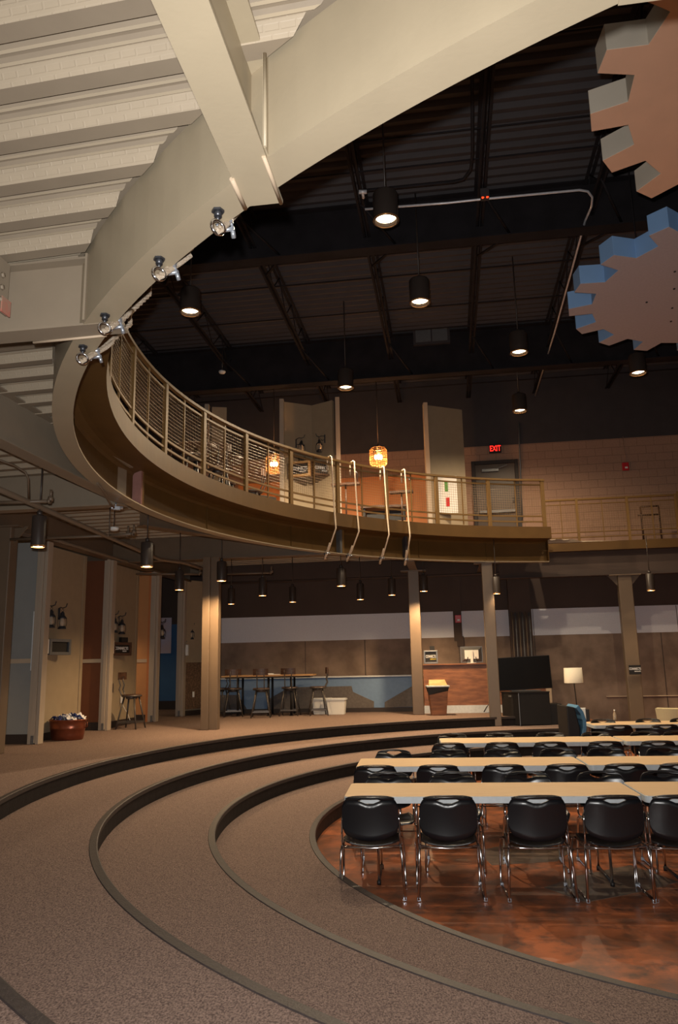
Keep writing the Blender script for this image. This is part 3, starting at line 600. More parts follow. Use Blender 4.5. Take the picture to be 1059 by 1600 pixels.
# white conduit under the roof
z = 8.36
pts = [atZ(570, 327, z), atZ(700, 317, z), atZ(755, 311, z), atZ(905, 297, z), atZ(918, 299, z), atZ(925, 308, z), atZ(924, 322, z), atZ(914, 345, z), atZ(895, 415, z), atZ(866, 520, z), atZ(836, 618, z)]
pipe('conduit', 'bright galvanised conduit crossing the dark roof and turning back beside the blue gear', pts, .017, M_cond)
pipe('conduit', 'black conduit with a rounded corner above the bright one', [atZ(737, 60, 8.45), atZ(738, 240, 8.45), atZ(735, 265, 8.45), atZ(724, 280, 8.45), atZ(708, 284, 8.45), atZ(565, 298, 8.45)], .022, M_joist)
P_ = atZ(757, 304, 8.40); e = empty('junction_box', P_, -YAW, 'black box with two red indicator lights on the roof joist', 'junction box')
b = MB(); b.box((0, 0, 0), (.12, .10, .14)); b.obj('case', M_dark, e)
for s in (-1, 1): b = MB(); b.lathe([(0, -.006), (.016, -.004), (.018, .004), (0, .01)], (s * .032, -.045, -.075), 10); b.obj('indicator', M_led, e)
e = empty('roof_conduit_fitting', atZ(566, 300, 8.42), 0, 'small galvanised fittings where the black conduit meets a joist', 'fitting'); b = MB(); b.tube([(-.05, 0, 0), (.06, 0, 0)], .03, 8); b.tube([(0, 0, 0), (.02, .1, -.03)], .02, 8); b.obj('elbow', M_cond, e)
# air grille on the second girder
a = atV(649, 540, 15.85); c = atV(699, 512, 15.85); ua, uc = UV(a)[0], UV(c)[0]
e = empty('air_grille', W((ua + uc) / 2, 15.74, (a.z + c.z) / 2), -YAW, 'dark grey gridded air grille on the far roof girder', 'air vent'); w_, h_ = uc - ua, c.z - a.z
b = MB(); b.box((0, .03, 0), (w_ + .08, .08, h_ + .08)); b.obj('frame', M_dark, e)
for s in (-1, 1):
    b = MB(); b.box((s * w_ * .25, -.02, 0), (w_ * .46, .01, h_ * .92)); b.obj('filter_panel', M_grey, e); 

# ================================================================== GEARS
def gear(name, label, c, R1, r1, cents, pitch, tipw, basew, zb, th, mats, mis_w=None):
    pts = []; n = round(360 / pitch); c0 = cents
    for k in range(n):
        a = c0 + k * 360 / n
        for rr, da in ((r1, -basew / 2), (R1, -tipw / 2), (R1, tipw / 2), (r1, basew / 2)): pts.append((rr * math.cos(R(a + da)), rr * math.sin(R(a + da))))
    e = empty(name, (c[0], c[1], zb), 0, label, 'gear'); b = MB(); b.prism(pts, 0, th, 0, 1); b.obj('toothed_disc', mats, e, bevel=.004)
    for k in range(3):
        a = R(50 + 120 * k); p = Vector((1.1 * math.cos(a), 1.1 * math.sin(a), th)); b = MB(); b.tube([p, p + Vector((0, 0, 9.1 - zb - th))], .008, 6); b.obj('hanger_wire', M_joist, e)
    return e
gear('gear', 'large terracotta-faced toothed gear hung flat under the roof', (4.295, 5.11), 2.149, 1.845, 159.4, 19.0, 6.4, 9.6, 6.5, .235, [M_gearO, M_gearOs])
g = gear('gear', 'grey-faced gear with sky-blue toothed edge hung below the terracotta one', (5.096, 8.96), 2.012, 1.715, 142.0, 20.0, 6.6, 10.2, 6.5, .25, [M_gearB, M_gearBs])
b = MB()
for q in ((1054, 424), (1053, 451), (1010, 472), (1050, 481), (1048, 502)):
    P = atZ(*q, 6.5) - Vector((5.096, 8.96, 6.5)); b.lathe([(0, -.012), (.014, -.010), (.016, .002), (0, .002)], P, 8)
b.obj('bolt_head', M_black, g)
# ================================================================== SLIDING WALL PANELS ON THE LEFT
FV = [11.60, 14.02, 16.10, 17.72]; FU = -6.50
def fin(v, label, htop=3.97, u=-6.5):
    e = empty('partition_wall', W(u, v, TOP), -YAW, label, 'wall panel'); h = htop - TOP
    b = MB(); b.box((-.01, .10, h / 2 + .02), (.07, .20, h)); b.box((-.075, .10, h / 2), (.055, .16, h)); b.box((.055, .10, h / 2), (.055, .16, h)); b.obj('end_post', M_fin, e, bevel=.004)
    b = MB(); b.box((-.005, -.004, .07), (.045, .02, .13)); b.obj('floor_bolt', M_grey, e)
    return e, h
def face(e, h, m, L, strip=True):
    b = MB(); b.box((-.10 - L / 2, .12, h / 2), (L, .10, h)); pf = b.obj('painted_face', m, e)
    if strip: b = MB(); b.box((-.10 - L / 2, .065, 1.30), (L, .014, .07)); b.obj('chair_rail', M_strip, pf)
    b = MB(); b.box((-.10 - L / 2, .062, .075), (L, .014, .15)); b.obj('baseboard', M_base, pf)
def wing(e, h, L, m=M_wing, stone=False, ang=0.0):
    """wall returning back from the end post"""
    q = Matrix.Rotation(ang, 3, 'Z')
    def bx(c, d, mt, nm):
        b = MB(); b.box((0, 0, 0), d); b.v = [tuple(q @ (Vector(v) + Vector(c)) + Vector((-.20 if not stone else .03, .2, 0))) for v in b.v]; return b.obj(nm, mt, e)
    bx((0, L / 2, h / 2), (.08, L, h), m, 'wing_face'); bx((.045, L - .10, h / 2), (.012, .05, h), m, 'edge_trim')
    if stone: bx((.05, L / 2, .70), (.03, L, 1.1), M_stone, 'stone_cladding')
    bx((.048, L / 2, .06), (.014, L, .12), M_base, 'baseboard')
e1, h1 = fin(FV[0], 'partition wall with blue-grey painted face beside the copper tub', u=-6.61); face(e1, h1, M_bluegrey, 2.2); wing(e1, h1, 1.68)
e2, h2 = fin(FV[1], 'partition wall with russet painted face behind the copper tub', u=-6.58); face(e2, h2, M_russet, 2.4); wing(e2, h2, 1.68)
e3, h3 = fin(FV[2], 'partition wall with peach painted face behind the lone stool', u=-6.45); face(e3, h3, M_peach, 2.4)
b = MB(); b.box((-.125, .05, h3 / 2), (.06, .05, h3)); b.obj('orange_return', mat('orange_return', (190, 120, 72), .7, noise=.05), e3)
e4, h4 = fin(FV[3], 'partition wall end with stone-clad wing, farthest in the row', u=-6.42); wing(e4, h4, 1.15, M_wing, True, R(-28))
# silver pull rail on the blue-grey face and a door behind it
b = MB(); b.box((-.115, .045, 1.62), (.02, .03, .95)); b.obj('metal_edge', M_edge, e1)
# lavender poster on the blue wall
a = atV(252, 1021, 20.62); c = atV(268, 965, 20.62); ua, uc = UV(a)[0], UV(c)[0]
b = MB(); b.uvbox(ua - .1, uc, 20.62, 20.64, a.z, c.z); tag(b.obj('wall_poster', M_lav), 'pale lavender poster on the blue wall between the partition ends', 'poster')
# lanterns on scroll brackets
def lantern(P, rz, label, s=1.0, group=None):
    e = empty('wall_lantern', P, rz, label, 'lantern', group); e.scale = (s, s, s)
    b = MB(); b.lathe([(0, .0), (.07, .0), (.075, .012), (.055, .03), (.05, .05)], n=16); b.obj('base', M_iron, e)
    b = MB(); b.lathe([(.03, .05), (.055, .09), (.05, .14), (.032, .185)], n=16); b.obj('glass_globe', M_glass, e)
    b = MB(); b.lathe([(.075, .18), (.08, .19), (.05, .22), (.035, .24), (.035, .27), (.015, .30), (0, .30)], n=16); b.obj('cap', M_iron, e)
    b = MB()
    for a in (0, 90, 180, 270): x, y = math.cos(R(a)), math.sin(R(a)); b.tube([(.066 * x, .066 * y, .02), (.085 * x, .085 * y, .10), (.072 * x, .072 * y, .19)], .005, 5)
    b.tube([(.02 * math.cos(k), 0, .30 + .02 + .02 * math.sin(k)) for k in frange(0, 6.2, 10)], .004, 5); b.obj('cage', M_iron, e)
    b = MB(); b.tube([(-.12, .12, .20), (-.13, .10, .30), (-.11, .06, .36), (-.05, .02, .375), (.0, 0, .36), (.06, -.0, .38), (.08, -.0, .44)], .009, 6); b.tube([(-.12, .12, .25), (-.07, .1, .24), (-.04, .08, .28)], .008, 6); b.box((-.13, .13, .27), (.03, .02, .2)); b.obj('bracket', M_iron, e)
    return e
def onwing(x, y, u=FU + .075): return atU(x, y, u)
def P_wing(v, z, off=.0): return W(FU + .075 + off, v, z)
LNT = [(79, 981, e1, 'left of the pair on the beige wing wall over the copper tub'), (96, 983, e1, 'right of the pair on the beige wing wall over the copper tub')]
def wing_at(x, y, du): return atU(x, y, FU - .24 + du)
for x, y, lb in ((79, 981, 'oil lantern nearest the blue-grey partition, on the beige wing above the dark framed screen'), (96.5, 983, 'oil lantern above the dark framed screen, nearer the russet partition'),
                 (178.5, 989, 'oil lantern touching the second partition end, above the framed sign'), (190, 991, 'oil lantern above the framed sign, nearer the peach partition')):
    P = wing_at(x, y, .12); lantern(P, -YAW, lb, 1.0)
P = atV(252.5, 997, 16.9); lantern(P, 0, 'lantern half hidden by the third partition end, before the lavender poster', 1.0)
P = atV(299, 999, 18.1); lantern(P, R(30), 'small lantern on the amber-lit part of the stone-clad wing', .9)
# framed boxes with signs
def sign_box(P, rz, w, h, label, txt='CONNECTS', frame=M_wood, face_m=M_black, d=.10, yellow=False, topbox=True, sc=1.0, blank=False, small=None):
    e = empty('sign_box', P, rz, label, 'sign'); b = MB()
    t = .05 * (w / .5)
    b.box((-w / 2 + t / 2, 0, 0), (t, d, h)); b.box((w / 2 - t / 2, 0, 0), (t, d, h)); b.box((0, 0, h / 2 - t / 2), (w - 2 * t, d, t)); b.box((0, 0, -h / 2 + t / 2), (w - 2 * t, d, t)); b.obj('frame', frame, e, bevel=.004)
    b = MB(); b.box((0, d * .1, 0), (w - 2 * t, d * .5, h - 2 * t)); e_ = e; pn = b.obj('panel', face_m, e)
    if not blank:
        Mx = Matrix.Translation((0, -d * .17, .01)) @ Matrix.Rotation(R(90), 4, 'X'); text('lettering', txt, h * .30, Mx, M_letter, pn, sx=min(1, (w - 2 * t) * .9 / (h * .30 * .66 * len(txt))))
        Mx = Matrix.Translation((w * .16, -d * .17, -h * .17)) @ Matrix.Rotation(R(90), 4, 'X'); text('small_lettering', 'GROUPS' if not small else small, h * .12, Mx, M_yellow if yellow else M_letter, pn)
    if topbox: b = MB(); b.box((w * .12, 0, h / 2 + .05), (w * .35, d * .7, .10)); b.obj('top_box', M_black, e)
    return e
WR = -YAW + PI / 2 - R(10)
P = wing_at(91.5, 1011, .09); sign_box(P, -YAW + R(75), .50, .27, 'dark screen in a brushed frame on the beige wing over the copper tub', frame=M_grey, blank=True, topbox=False)
P = wing_at(189, 1014, .09); sign_box(P, -YAW + R(75), .56, .27, 'dark framed sign with white lettering on the beige wing behind the lone stool', frame=M_woodd)
def wall_box(P, rz, label, w=.12, h=.30, hook=True):
    e = empty('wall_box', P, rz, label, 'dispenser'); b = MB(); b.box((0, 0, 0), (w, .09, h)); b.obj('case', M_white, e, bevel=.012)
    b = MB(); b.box((0, -.05, -h * .05), (w * .6, .015, h * .6)); b.obj('cover', M_white, e, bevel=.004)
    if hook: b = MB(); b.tube([(0, 0, h / 2), (.01, 0, h / 2 + .04), (.05, -.02, h / 2 + .09)], .012, 6); b.obj('knob', M_grey, e)
wall_box(wing_at(71.5, 1010, .07), -YAW, 'white wall box tucked behind the first partition end', .08, .24); wall_box(wing_at(175, 1011, .09), -YAW, 'white wall box tucked behind the second partition end', .06, .26, False)
P = atV(289, 1016, 17.9); wall_box(P, -YAW, 'white wall box on the stone-clad wing by its end post', .17, .26)
P = atV(302, 1085, 18.1); b = MB(); b.box((0, 0, 0), (.05, .012, .13)); o = b.obj('outlet_plate', M_white); o.location = P; o.rotation_euler = (0, 0, R(40)); tag(o, 'white outlet plate low on the stone cladding', 'outlet')
P = atV(173, 1099, 14.5); b = MB(); b.box((0, 0, 0), (.04, .012, .14)); b.tube([(0, 0, -.05), (.05, 0, -.15), (.13, 0, -.28), (.2, 0, -.45)], .006, 5); o = b.obj('wall_outlet', M_white); 
o.location = wing_at(190, 1093, .05); tag(o, 'white outlet with trailing cord on the wing behind the lone stool', 'outlet')

# ---- upstairs folded partitions
def upper_panels(pts, fins, z0, z1, label):
    c = pts[0]; e = empty('folded_partition', (c.x, c.y, z0), 0, label, 'partition'); h = z1 - z0; O = Vector((c.x, c.y, 0))
    for p, q in zip(pts, pts[1:]):
        d = q - p; b = MB(); m = (p + q) / 2 - O; b.box((m.x, m.y, h / 2), (d.length, .08, h), rot=math.atan2(d.y, d.x)); b.obj('panel', M_wing, e)
    for k, dx in fins:
        p = pts[k] - O; b = MB(); b.box((p.x + dx, p.y - .03, h / 2 + .02), (.10, .22, h + .04)); b.obj('end_post', M_fin, e, bevel=.004)
ztop = 7.95
def flat(P): return Vector((P.x, P.y, 0))
upper_panels([flat(atZ(443, 628.5, ztop)), flat(atZ(487, 634.5, ztop)), flat(atZ(520, 626, ztop))], [(0, -.04), (2, .10)], DECK, ztop, 'tall beige folded partition with two framed signs upstairs')
upper_panels([flat(atZ(666, 634, ztop)), flat(atZ(720, 641, ztop))], [(0, -.04)], DECK, ztop, 'tall beige partition carrying the white poster upstairs')
upper_panels([flat(atZ(331, 636.5, ztop)), flat(atZ(354, 637.5, ztop))], [(0, -.1)], DECK, ztop, 'far beige partition top showing over the curved railing')
UF = atZ(465, 631.5, ztop); 
P = atD(468, 733, UF.y - .25); sign_box(P, R(-14), .52, .36, 'orange framed sign with white lettering on the upstairs folded partition', frame=M_woodl, topbox=True)
P = atD(502, 732, UF.y - .20); sign_box(P, R(24), .46, .34, 'dark framed sign with white lettering nearer the lit end of the upstairs partition', frame=M_woodd, topbox=False)
P = atD(471, 708, UF.y - .35); lantern(P, 0, 'upstairs lantern above the orange framed sign', 1.0)
P = atD(499, 706, UF.y - .3); lantern(P, PI, 'upstairs lantern above the dark framed sign', 1.0)
Q = flat(atZ(693, 637.5, ztop)); a_, c_ = atD(685, 803, Q.y - .14), atD(712, 745, Q.y - .14)
e = empty('paper_poster', ((a_.x + c_.x) / 2, Q.y - .20, (a_.z + c_.z) / 2), R(-8), 'white poster with green and red shapes on the upstairs partition', 'poster')
w_, h_ = c_.x - a_.x, c_.z - a_.z
b = MB(); b.box((0, 0, 0), (w_, .012, h_)); b.obj('sheet', M_poster, e); b = MB(); b.box((-.02, -.01, h_ * .22), (w_ * .16, .006, h_ * .26)); b.obj('green_mark', M_green, e); b = MB(); b.box((.0, -.01, -h_ * .2), (w_ * .18, .006, h_ * .24)); b.obj('red_mark', M_red, e)
# terracotta half wall behind the drum lamps
b = MB(); a_ = atV(530, 748, 18.2); c_ = atV(664, 742, 18.2); b.uvbox(UV(a_)[0] - 2.6, UV(c_)[0] + .3, 18.2, 18.3, DECK, a_.z); tag(b.obj('half_wall', M_orange_wall), 'terracotta half wall lit orange behind the wire drum lamps', 'wall')

# ---- upstairs door, exit sign, alarms
a_, c_ = atV(741.5, 825, VB - .03), atV(808.5, 717.5, VB - .03); ua, uc = UV(a_)[0], UV(c_)[0]; zt = c_.z
e = empty('door_1', W((ua + uc) / 2, VB - .03, 4.5), -YAW, None, None); e['kind'] = 'structure'; w_ = uc - ua; h_ = zt - 4.5
b = MB(); t = .09; b.box((-w_ / 2 + t / 2, 0, h_ / 2), (t, .08, h_)); b.box((w_ / 2 - t / 2, 0, h_ / 2), (t, .08, h_)); b.box((0, 0, h_ - t / 2), (w_ - 2 * t, .08, t)); b.obj('frame', M_base, e, bevel=.006)
b = MB(); b.box((0, .015, (h_ - t) / 2), (w_ - 2 * t - .01, .045, h_ - t - .01)); b.obj('door_leaf', mat('door_brown', (82, 66, 54), .45, noise=.08, scale=3), e); dl = e.children[-1] if e.children else e; dl = [k for k in SC.objects if k.name.startswith('door_leaf')][-1]
b = MB(); b.box((0, -.05, 1.0), (w_ - 2 * t - .1, .05, .07)); b.obj('push_bar', M_grey, dl, bevel=.01); b = MB(); b.box((-.12, -.05, h_ - .26), (.42, .05, .07)); b.tube([(.0, -.06, h_ - .24), (.3, -.12, h_ - .16)], .012, 6); b.obj('door_closer', M_grey, dl, bevel=.005)
b = MB(); b.box((w_ / 2 - t - .08, -.03, 1.28), (.05, .03, .12)); b.obj('handle_plate', M_chrome, dl)
P = atV(773.5, 701, VB - .10); e = empty('exit_sign', P, -YAW, 'glowing red exit sign over the upstairs door', 'sign'); b = MB(); b.box((0, .03, 0), (.30, .06, .22)); b.obj('housing', M_black, e, bevel=.01)
text('lettering', 'EXIT', .205, Matrix.Translation((0, -.005, 0)) @ Matrix.Rotation(R(90), 4, 'X'), M_exit, e, sx=.66)
def alarm(P, label, s=1.0):
    e = empty('fire_alarm', P, -YAW, label, 'fire alarm'); e.scale = (s, s, s); b = MB(); b.box((0, 0, 0), (.15, .05, .19)); b.obj('case', M_red, e, bevel=.01); b = MB(); b.box((.01, -.03, -.03), (.06, .01, .04)); b.obj('strobe', M_white, e)
alarm(atV(977, 729, VB - .05), 'red fire alarm on the painted block wall upstairs, under a conduit', 1.05); alarm(atV(715.5, 967, VB - .05), 'red fire alarm on the grey wall band over the monitor', 1.0)
pipe('conduit', 'thin conduit running up from the upstairs fire alarm', [atV(977, 720, VB - .02), atV(973, 682, VB - .02)], .008, M_block)
pipe('conduit', 'pair of vertical conduits right of the upstairs door', [atV(816, 812, VB - .04), atV(811, 690, VB - .04), atV(811, 660, VB - .04)], .018, M_grey)
P = atV(715.5, 990, VB - .03); b = MB(); b.uvbox(UV(P)[0] - .10, UV(P)[0] + .10, VB - .04, VB - .008, 2.36, 3.95); tag(b.obj('conduit_cover', M_walldark), 'dark vertical cover strip running up behind the red alarm over the monitor', 'trim')
P = atV(719, 1002, VB - .03); b = MB(); b.box((0, 0, 0), (.16, .05, .24)); o = b.obj('wall_switch_box', M_walldark); o.location = P; o.rotation_euler = (0, 0, -YAW); tag(o, 'dark wall box above the computer monitor', 'switch box')

# ---- blue bench with stone-grey trapezoids
VBN = 18.60
a_ = atV(344, 1061, VBN); c_ = atV(641, 1057, VBN); ua, uc = UV(a_)[0], UV(c_)[0]
e = empty('bench_wall', W((ua + uc) / 2, VBN, TOP), -YAW, 'long blue-fronted low bench wall with grey stone trapezoids at the back', 'bench'); L_ = uc - ua
b = MB(); b.box((0, .15, .41), (L_ + .6, .28, .82)); b.obj('front', M_bench, e); b = MB(); b.box((0, .14, .835), (L_ + .6, .34, .03)); b.obj('ledge', M_edge, e)
def trap(pts):
    q = [UV(atV(x, y, VBN - .02)) [0] - (ua + uc) / 2 for x, y in pts]; zz = [atV(x, y, VBN - .02).z - TOP for x, y in pts]; b = MB(); n = len(pts)
    zz = [max(z, .10) for z in zz]
    vs = [(u, -.03, z) for u, z in zip(q, zz)] + [(u, .012, z) for u, z in zip(q, zz)]
    b.add(vs, [tuple(range(n)), tuple(range(2 * n - 1, n - 1, -1))] + [(i, i + n, (i + 1) % n + n, (i + 1) % n) for i in range(n)]); b.obj('stone_panel', M_trap, e)
trap([(420, 1108), (420, 1092), (452, 1074), (549, 1072), (551, 1081), (584, 1096), (584, 1106)]); trap([(601, 1106), (601, 1097), (642, 1073), (652, 1072), (652, 1104)]); trap([(330, 1108), (330, 1086), (372, 1086), (385, 1108)])
b = MB(); b.box((0, -.02, .05), (L_ + .6, .05, .10)); b.obj('plinth', M_base, e)

# ================================================================== FURNITURE AT THE BACK
def bin_(P, rz, label, w=.42):
    e = empty('plastic_bin', P, rz, label, 'bin'); h = .36; b = MB(); t = .015
    def fr(w0, d0, z0, w1, d1, z1): return [(s * (w0 if z == z0 else w1) / 2, q * (d0 if z == z0 else d1) / 2, z) for z in (z0, z1) for s, q in ((-1, -1), (1, -1), (1, 1), (-1, 1))]
    vs = fr(w * .86, .26, 0, w, .32, h); vi = fr(w * .86 - t, .26 - t, .01, w - t, .32 - t, h)
    b.add(vs + vi, [(3, 2, 1, 0), (0, 1, 5, 4), (1, 2, 6, 5), (2, 3, 7, 6), (3, 0, 4, 7), (8, 9, 10, 11), (8, 12, 13, 9), (9, 13, 14, 10), (10, 14, 15, 11), (11, 15, 12, 8), (4, 5, 13, 12), (5, 6, 14, 13), (6, 7, 15, 14), (7, 4, 12, 15)]); b.obj('tub', M_white, e)
    b = MB(); b.box((0, -.165, h - .02), (w + .03, .015, .035)); b.box((0, .165, h - .02), (w + .03, .015, .035)); b.box((w / 2 + .01, 0, h - .02), (.015, .33, .035)); b.box((-w / 2 - .01, 0, h - .02), (.015, .33, .035)); b.obj('rim', M_edge, e)
bin_(atZ(503.5, 1115.5, TOP), -YAW, 'white plastic bin behind the side-on stool'); bin_(atZ(526.5, 1115.8, TOP), -YAW, 'white plastic bin standing free beside the stool, nearer the trapezoid bench')
# reception counter
VC = 17.85; ua, uc = UV(atV(662, 1075, VC))[0], UV(atV(861, 1075, VC))[0]; zc = atV(700, 1038.5, VC).z
e = empty('plywood_counter', W((ua + uc) / 2, VC, TOP), -YAW, 'reddish plywood counter front below the wall, monitor standing on it', 'counter'); w_ = uc - ua; h_ = zc - TOP
b = MB(); b.box((0, .30, h_ / 2 + .06), (w_, .58, h_ - .12)); b.obj('body', M_wood, e, bevel=.004); b = MB(); b.box((0, .28, h_ + .008), (w_ + .03, .66, .02)); b.obj('top', M_wood, e)
b = MB(); b.box((0, .29, .085), (w_ + .01, .60, .17)); b.obj('white_base', M_edge, e); b = MB(); b.box((w_ / 2 - .06, -.012, h_ / 2 + .08), (.12, .03, h_ - .16)); b.obj('corner_board', M_strip, e)
b = MB(); P = atV(764, 1106, VC - .03); u_ = UV(P)[0] - (ua + uc) / 2; b.tube([(u_ - .12, -.03, .02), (u_ - .06, -.06, .12), (u_, -.05, .19), (u_ + .04, -.03, .12), (u_ + .02, -.05, .02)], .012, 7); b.obj('cable', M_black, e)
P = atV(736.5, 1022.5, VC + .35); e = empty('computer_monitor', (P.x, P.y, TOP + h_ + .02), -YAW, 'computer monitor on the counter, its silver back turned to the room', 'monitor'); zc_ = P.z - (TOP + h_ + .02)
b = MB(); w2, h2_ = .50, .35; q = [(-.25, 0, -.175), (.25, 0, -.175), (.25, 0, .175), (-.25, 0, .175)]; 
b.box((0, .02, zc_), (.50, .03, .36)); b.add([(-.24, .005, zc_ - .17), (.24, .005, zc_ - .17), (.24, .005, zc_ + .17), (-.24, .005, zc_ + .17), (-.16, -.05, zc_ - .10), (.16, -.05, zc_ - .10), (.16, -.05, zc_ + .10), (-.16, -.05, zc_ + .10)], [(0, 1, 5, 4), (1, 2, 6, 5), (2, 3, 7, 6), (3, 0, 4, 7), (4, 5, 6, 7)]); b.obj('case', M_grey, e)
b = MB(); b.box((0, -.055, zc_), (.32, .01, .20)); b.obj('back_plate', M_white, e); b = MB(); b.box((0, -.07, zc_ / 2 + .04), (.06, .03, zc_ + .06)); b.lathe([(0, .012), (.11, .012), (.12, 0), (0, 0)], n=18); b.obj('stand', M_white, e)
b = MB()
for s in (-1, 1): b.tube([(s * .09, -.06, zc_ - .06), (s * .10, -.08, zc_ - .12), (s * .13, -.06, zc_ - .17)], .009, 5)
b.obj('cable', M_black, e)
P = atV(673, 1028.5, VC + .2); e = sign_box(Vector((P.x, P.y, TOP + h_ + .16 + .02)), -YAW, .32, .30, 'grey framed sign with white and yellow lettering on the counter end', frame=M_grey, yellow=True)
# trash can with swing lid
P = atZ(685.5, 1118, TOP); e = empty('trash_can', P + Vector((.01, .12, 0)), -YAW + R(8), 'wood-coloured trash can with a tilted swing lid in front of the counter', 'trash can'); h_ = .60
b = MB(); vs = [(s * (.16 if z == 0 else .215), q * (.12 if z == 0 else .17), z) for z in (0, h_) for s, q in ((-1, -1), (1, -1), (1, 1), (-1, 1))]
b.add(vs, [(3, 2, 1, 0), (0, 1, 5, 4), (1, 2, 6, 5), (2, 3, 7, 6), (3, 0, 4, 7), (4, 5, 6, 7)]); b.obj('body', M_wood, e, bevel=.008)
b = MB(); vs = [(s * w, q * d, z) for z, w, d in ((.50, .21, .165), (.60, .232, .186)) for s, q in ((-1, -1), (1, -1), (1, 1), (-1, 1))]; vs[0] = (vs[0][0], vs[0][1], .44); vs[1] = (vs[1][0], vs[1][1], .52)
b.add(vs, [(0, 1, 5, 4), (1, 2, 6, 5), (2, 3, 7, 6), (3, 0, 4, 7), (3, 2, 1, 0)]); b.obj('bag', M_black, e)
b = MB(); b.box((0, 0, .62), (.50, .38, .035)); b.obj('rim', M_edge, e, bevel=.008)
b = MB(); b.add([(-.20, -.16, .635), (.20, -.16, .635), (.20, .16, .635), (-.20, .16, .635), (-.18, .02, .76), (.17, .02, .76)], [(0, 1, 5, 4), (1, 2, 5), (2, 3, 4, 5), (3, 0, 4), (3, 2, 1, 0)]); b.obj('swing_lid', M_woodl, e)
# television on its cabinet
P = atZ(813, 1134.5, .54); e = empty('media_cabinet', P, R(-6), 'black cabinet with pale corner edge carrying the television', 'cabinet'); h_ = .66
aR = R(12); aL = R(128)
r1 = Vector((math.cos(aR), math.sin(aR), 0)) * .66; l1 = Vector((math.cos(aL), math.sin(aL), 0)) * .50
b = MB(); pts = [(0, 0), (r1.x, r1.y), (r1.x + l1.x, r1.y + l1.y), (l1.x, l1.y)]; b.prism(pts, .02, h_); b.obj('body', M_black, e); b = MB(); b.box((-.0, -.004, h_ / 2), (.012, .012, h_)); b.obj('corner_trim', M_grey, e)
b = MB(); pts2 = [(-.01, -.02), (r1.x + .01, r1.y - .01), (r1.x + l1.x + .01, r1.y + l1.y + .01), (l1.x - .02, l1.y + .01)]; b.prism(pts2, h_, h_ + .02); b.obj('top', M_black, e); b = MB(); n_ = l1.normalized(); q_ = l1 * .58; b.box((q_.x * .85 - .004, q_.y * .85 - .004, h_ - .07), (.09, .006, .035), rot=aL + PI); b.obj('badge', M_grey, e)
T_ = (r1 + l1) / 2; Rm = Matrix.Rotation(R(-6), 3, 'Z'); TP = P + Rm @ T_; zt_ = .54 + h_ + .02
e = empty('television', (TP.x + .03, TP.y + .20, zt_), R(2), 'large black flat television standing on the black cabinet', 'television')
tl = Matrix.Rotation(R(-2), 3, 'Y'); b = MB(); b.box((0, 0, .375), (1.20, .05, .69), M=tl); b.obj('bezel', M_blackpl, e, bevel=.006); b = MB(); b.box((0, -.027, .38), (1.165, .004, .655), M=tl); b.obj('screen', M_tv, e); b = MB(); b.box((0, 0, .06), (.05, .03, .12)); b.box((.02, 0, .012), (.62, .22, .016)); b.obj('stand', M_grey, e)
# black equipment case beside the cabinet
P = atV(862, 1121, 16.9); b = MB(); b.box((0, 0, .21), (.34, .4, .42)); o = b.obj('equipment_case', M_black, None, bevel=.01); o.location = (P.x, P.y, .54); tag(o, 'low black case on the carpet behind the cabinet', 'case')
# side table, lamp, small device
P = atD(903, 1126, 16.2); e = empty('side_table', (P.x, P.y + .15, 0), -YAW, 'small brown side table under the lamp, behind the blue armchair', 'table'); zt_ = P.z
b = MB(); b.box((.05, 0, zt_ - .02), (.62, .5, .04)); b.obj('table_top', M_wood, e, bevel=.004)
for x in (-.2, .3):
    for y in (-.2, .2): b = MB(); b.box((x, y, (zt_ - .04) / 2), (.04, .04, zt_ - .04)); b.obj('leg', M_wood, e)
Q = atD(898, 1107, 16.3); e = empty('table_lamp', (Q.x + .05, Q.y, zt_), 0, 'tall lamp with white drum shade beside the television', 'lamp'); zs = atD(895, 1067, 16.3).z - zt_; zs2 = atD(895, 1043.5, 16.3).z - zt_
b = MB(); b.lathe([(0, 0), (.10, 0), (.10, .015), (.03, .05), (.012, .12)], n=18); b.obj('base', M_black, e); b = MB(); b.tube([(0, 0, .1), (-.03, 0, zs + .1)], .011, 8); b.obj('pole', M_black, e)
b = MB(); b.lathe([(.195, zs), (.185, zs2), (.180, zs2), (.190, zs)], n=32); b.v = [(x - .03, y, z) for x, y, z in b.v]; b.obj('lamp_shade', M_shade, e)
Q = atD(911, 1119, 16.1); e = empty('silver_device', (Q.x, Q.y, zt_), R(-20), 'small silver and black device on the side table beside the lamp', 'device'); b = MB(); b.box((0, 0, .13), (.12, .16, .26)); b.obj('case', M_edge, e, bevel=.01); b = MB(); b.box((.09, 0, .12), (.06, .15, .22)); b.obj('black_side', M_black, e)
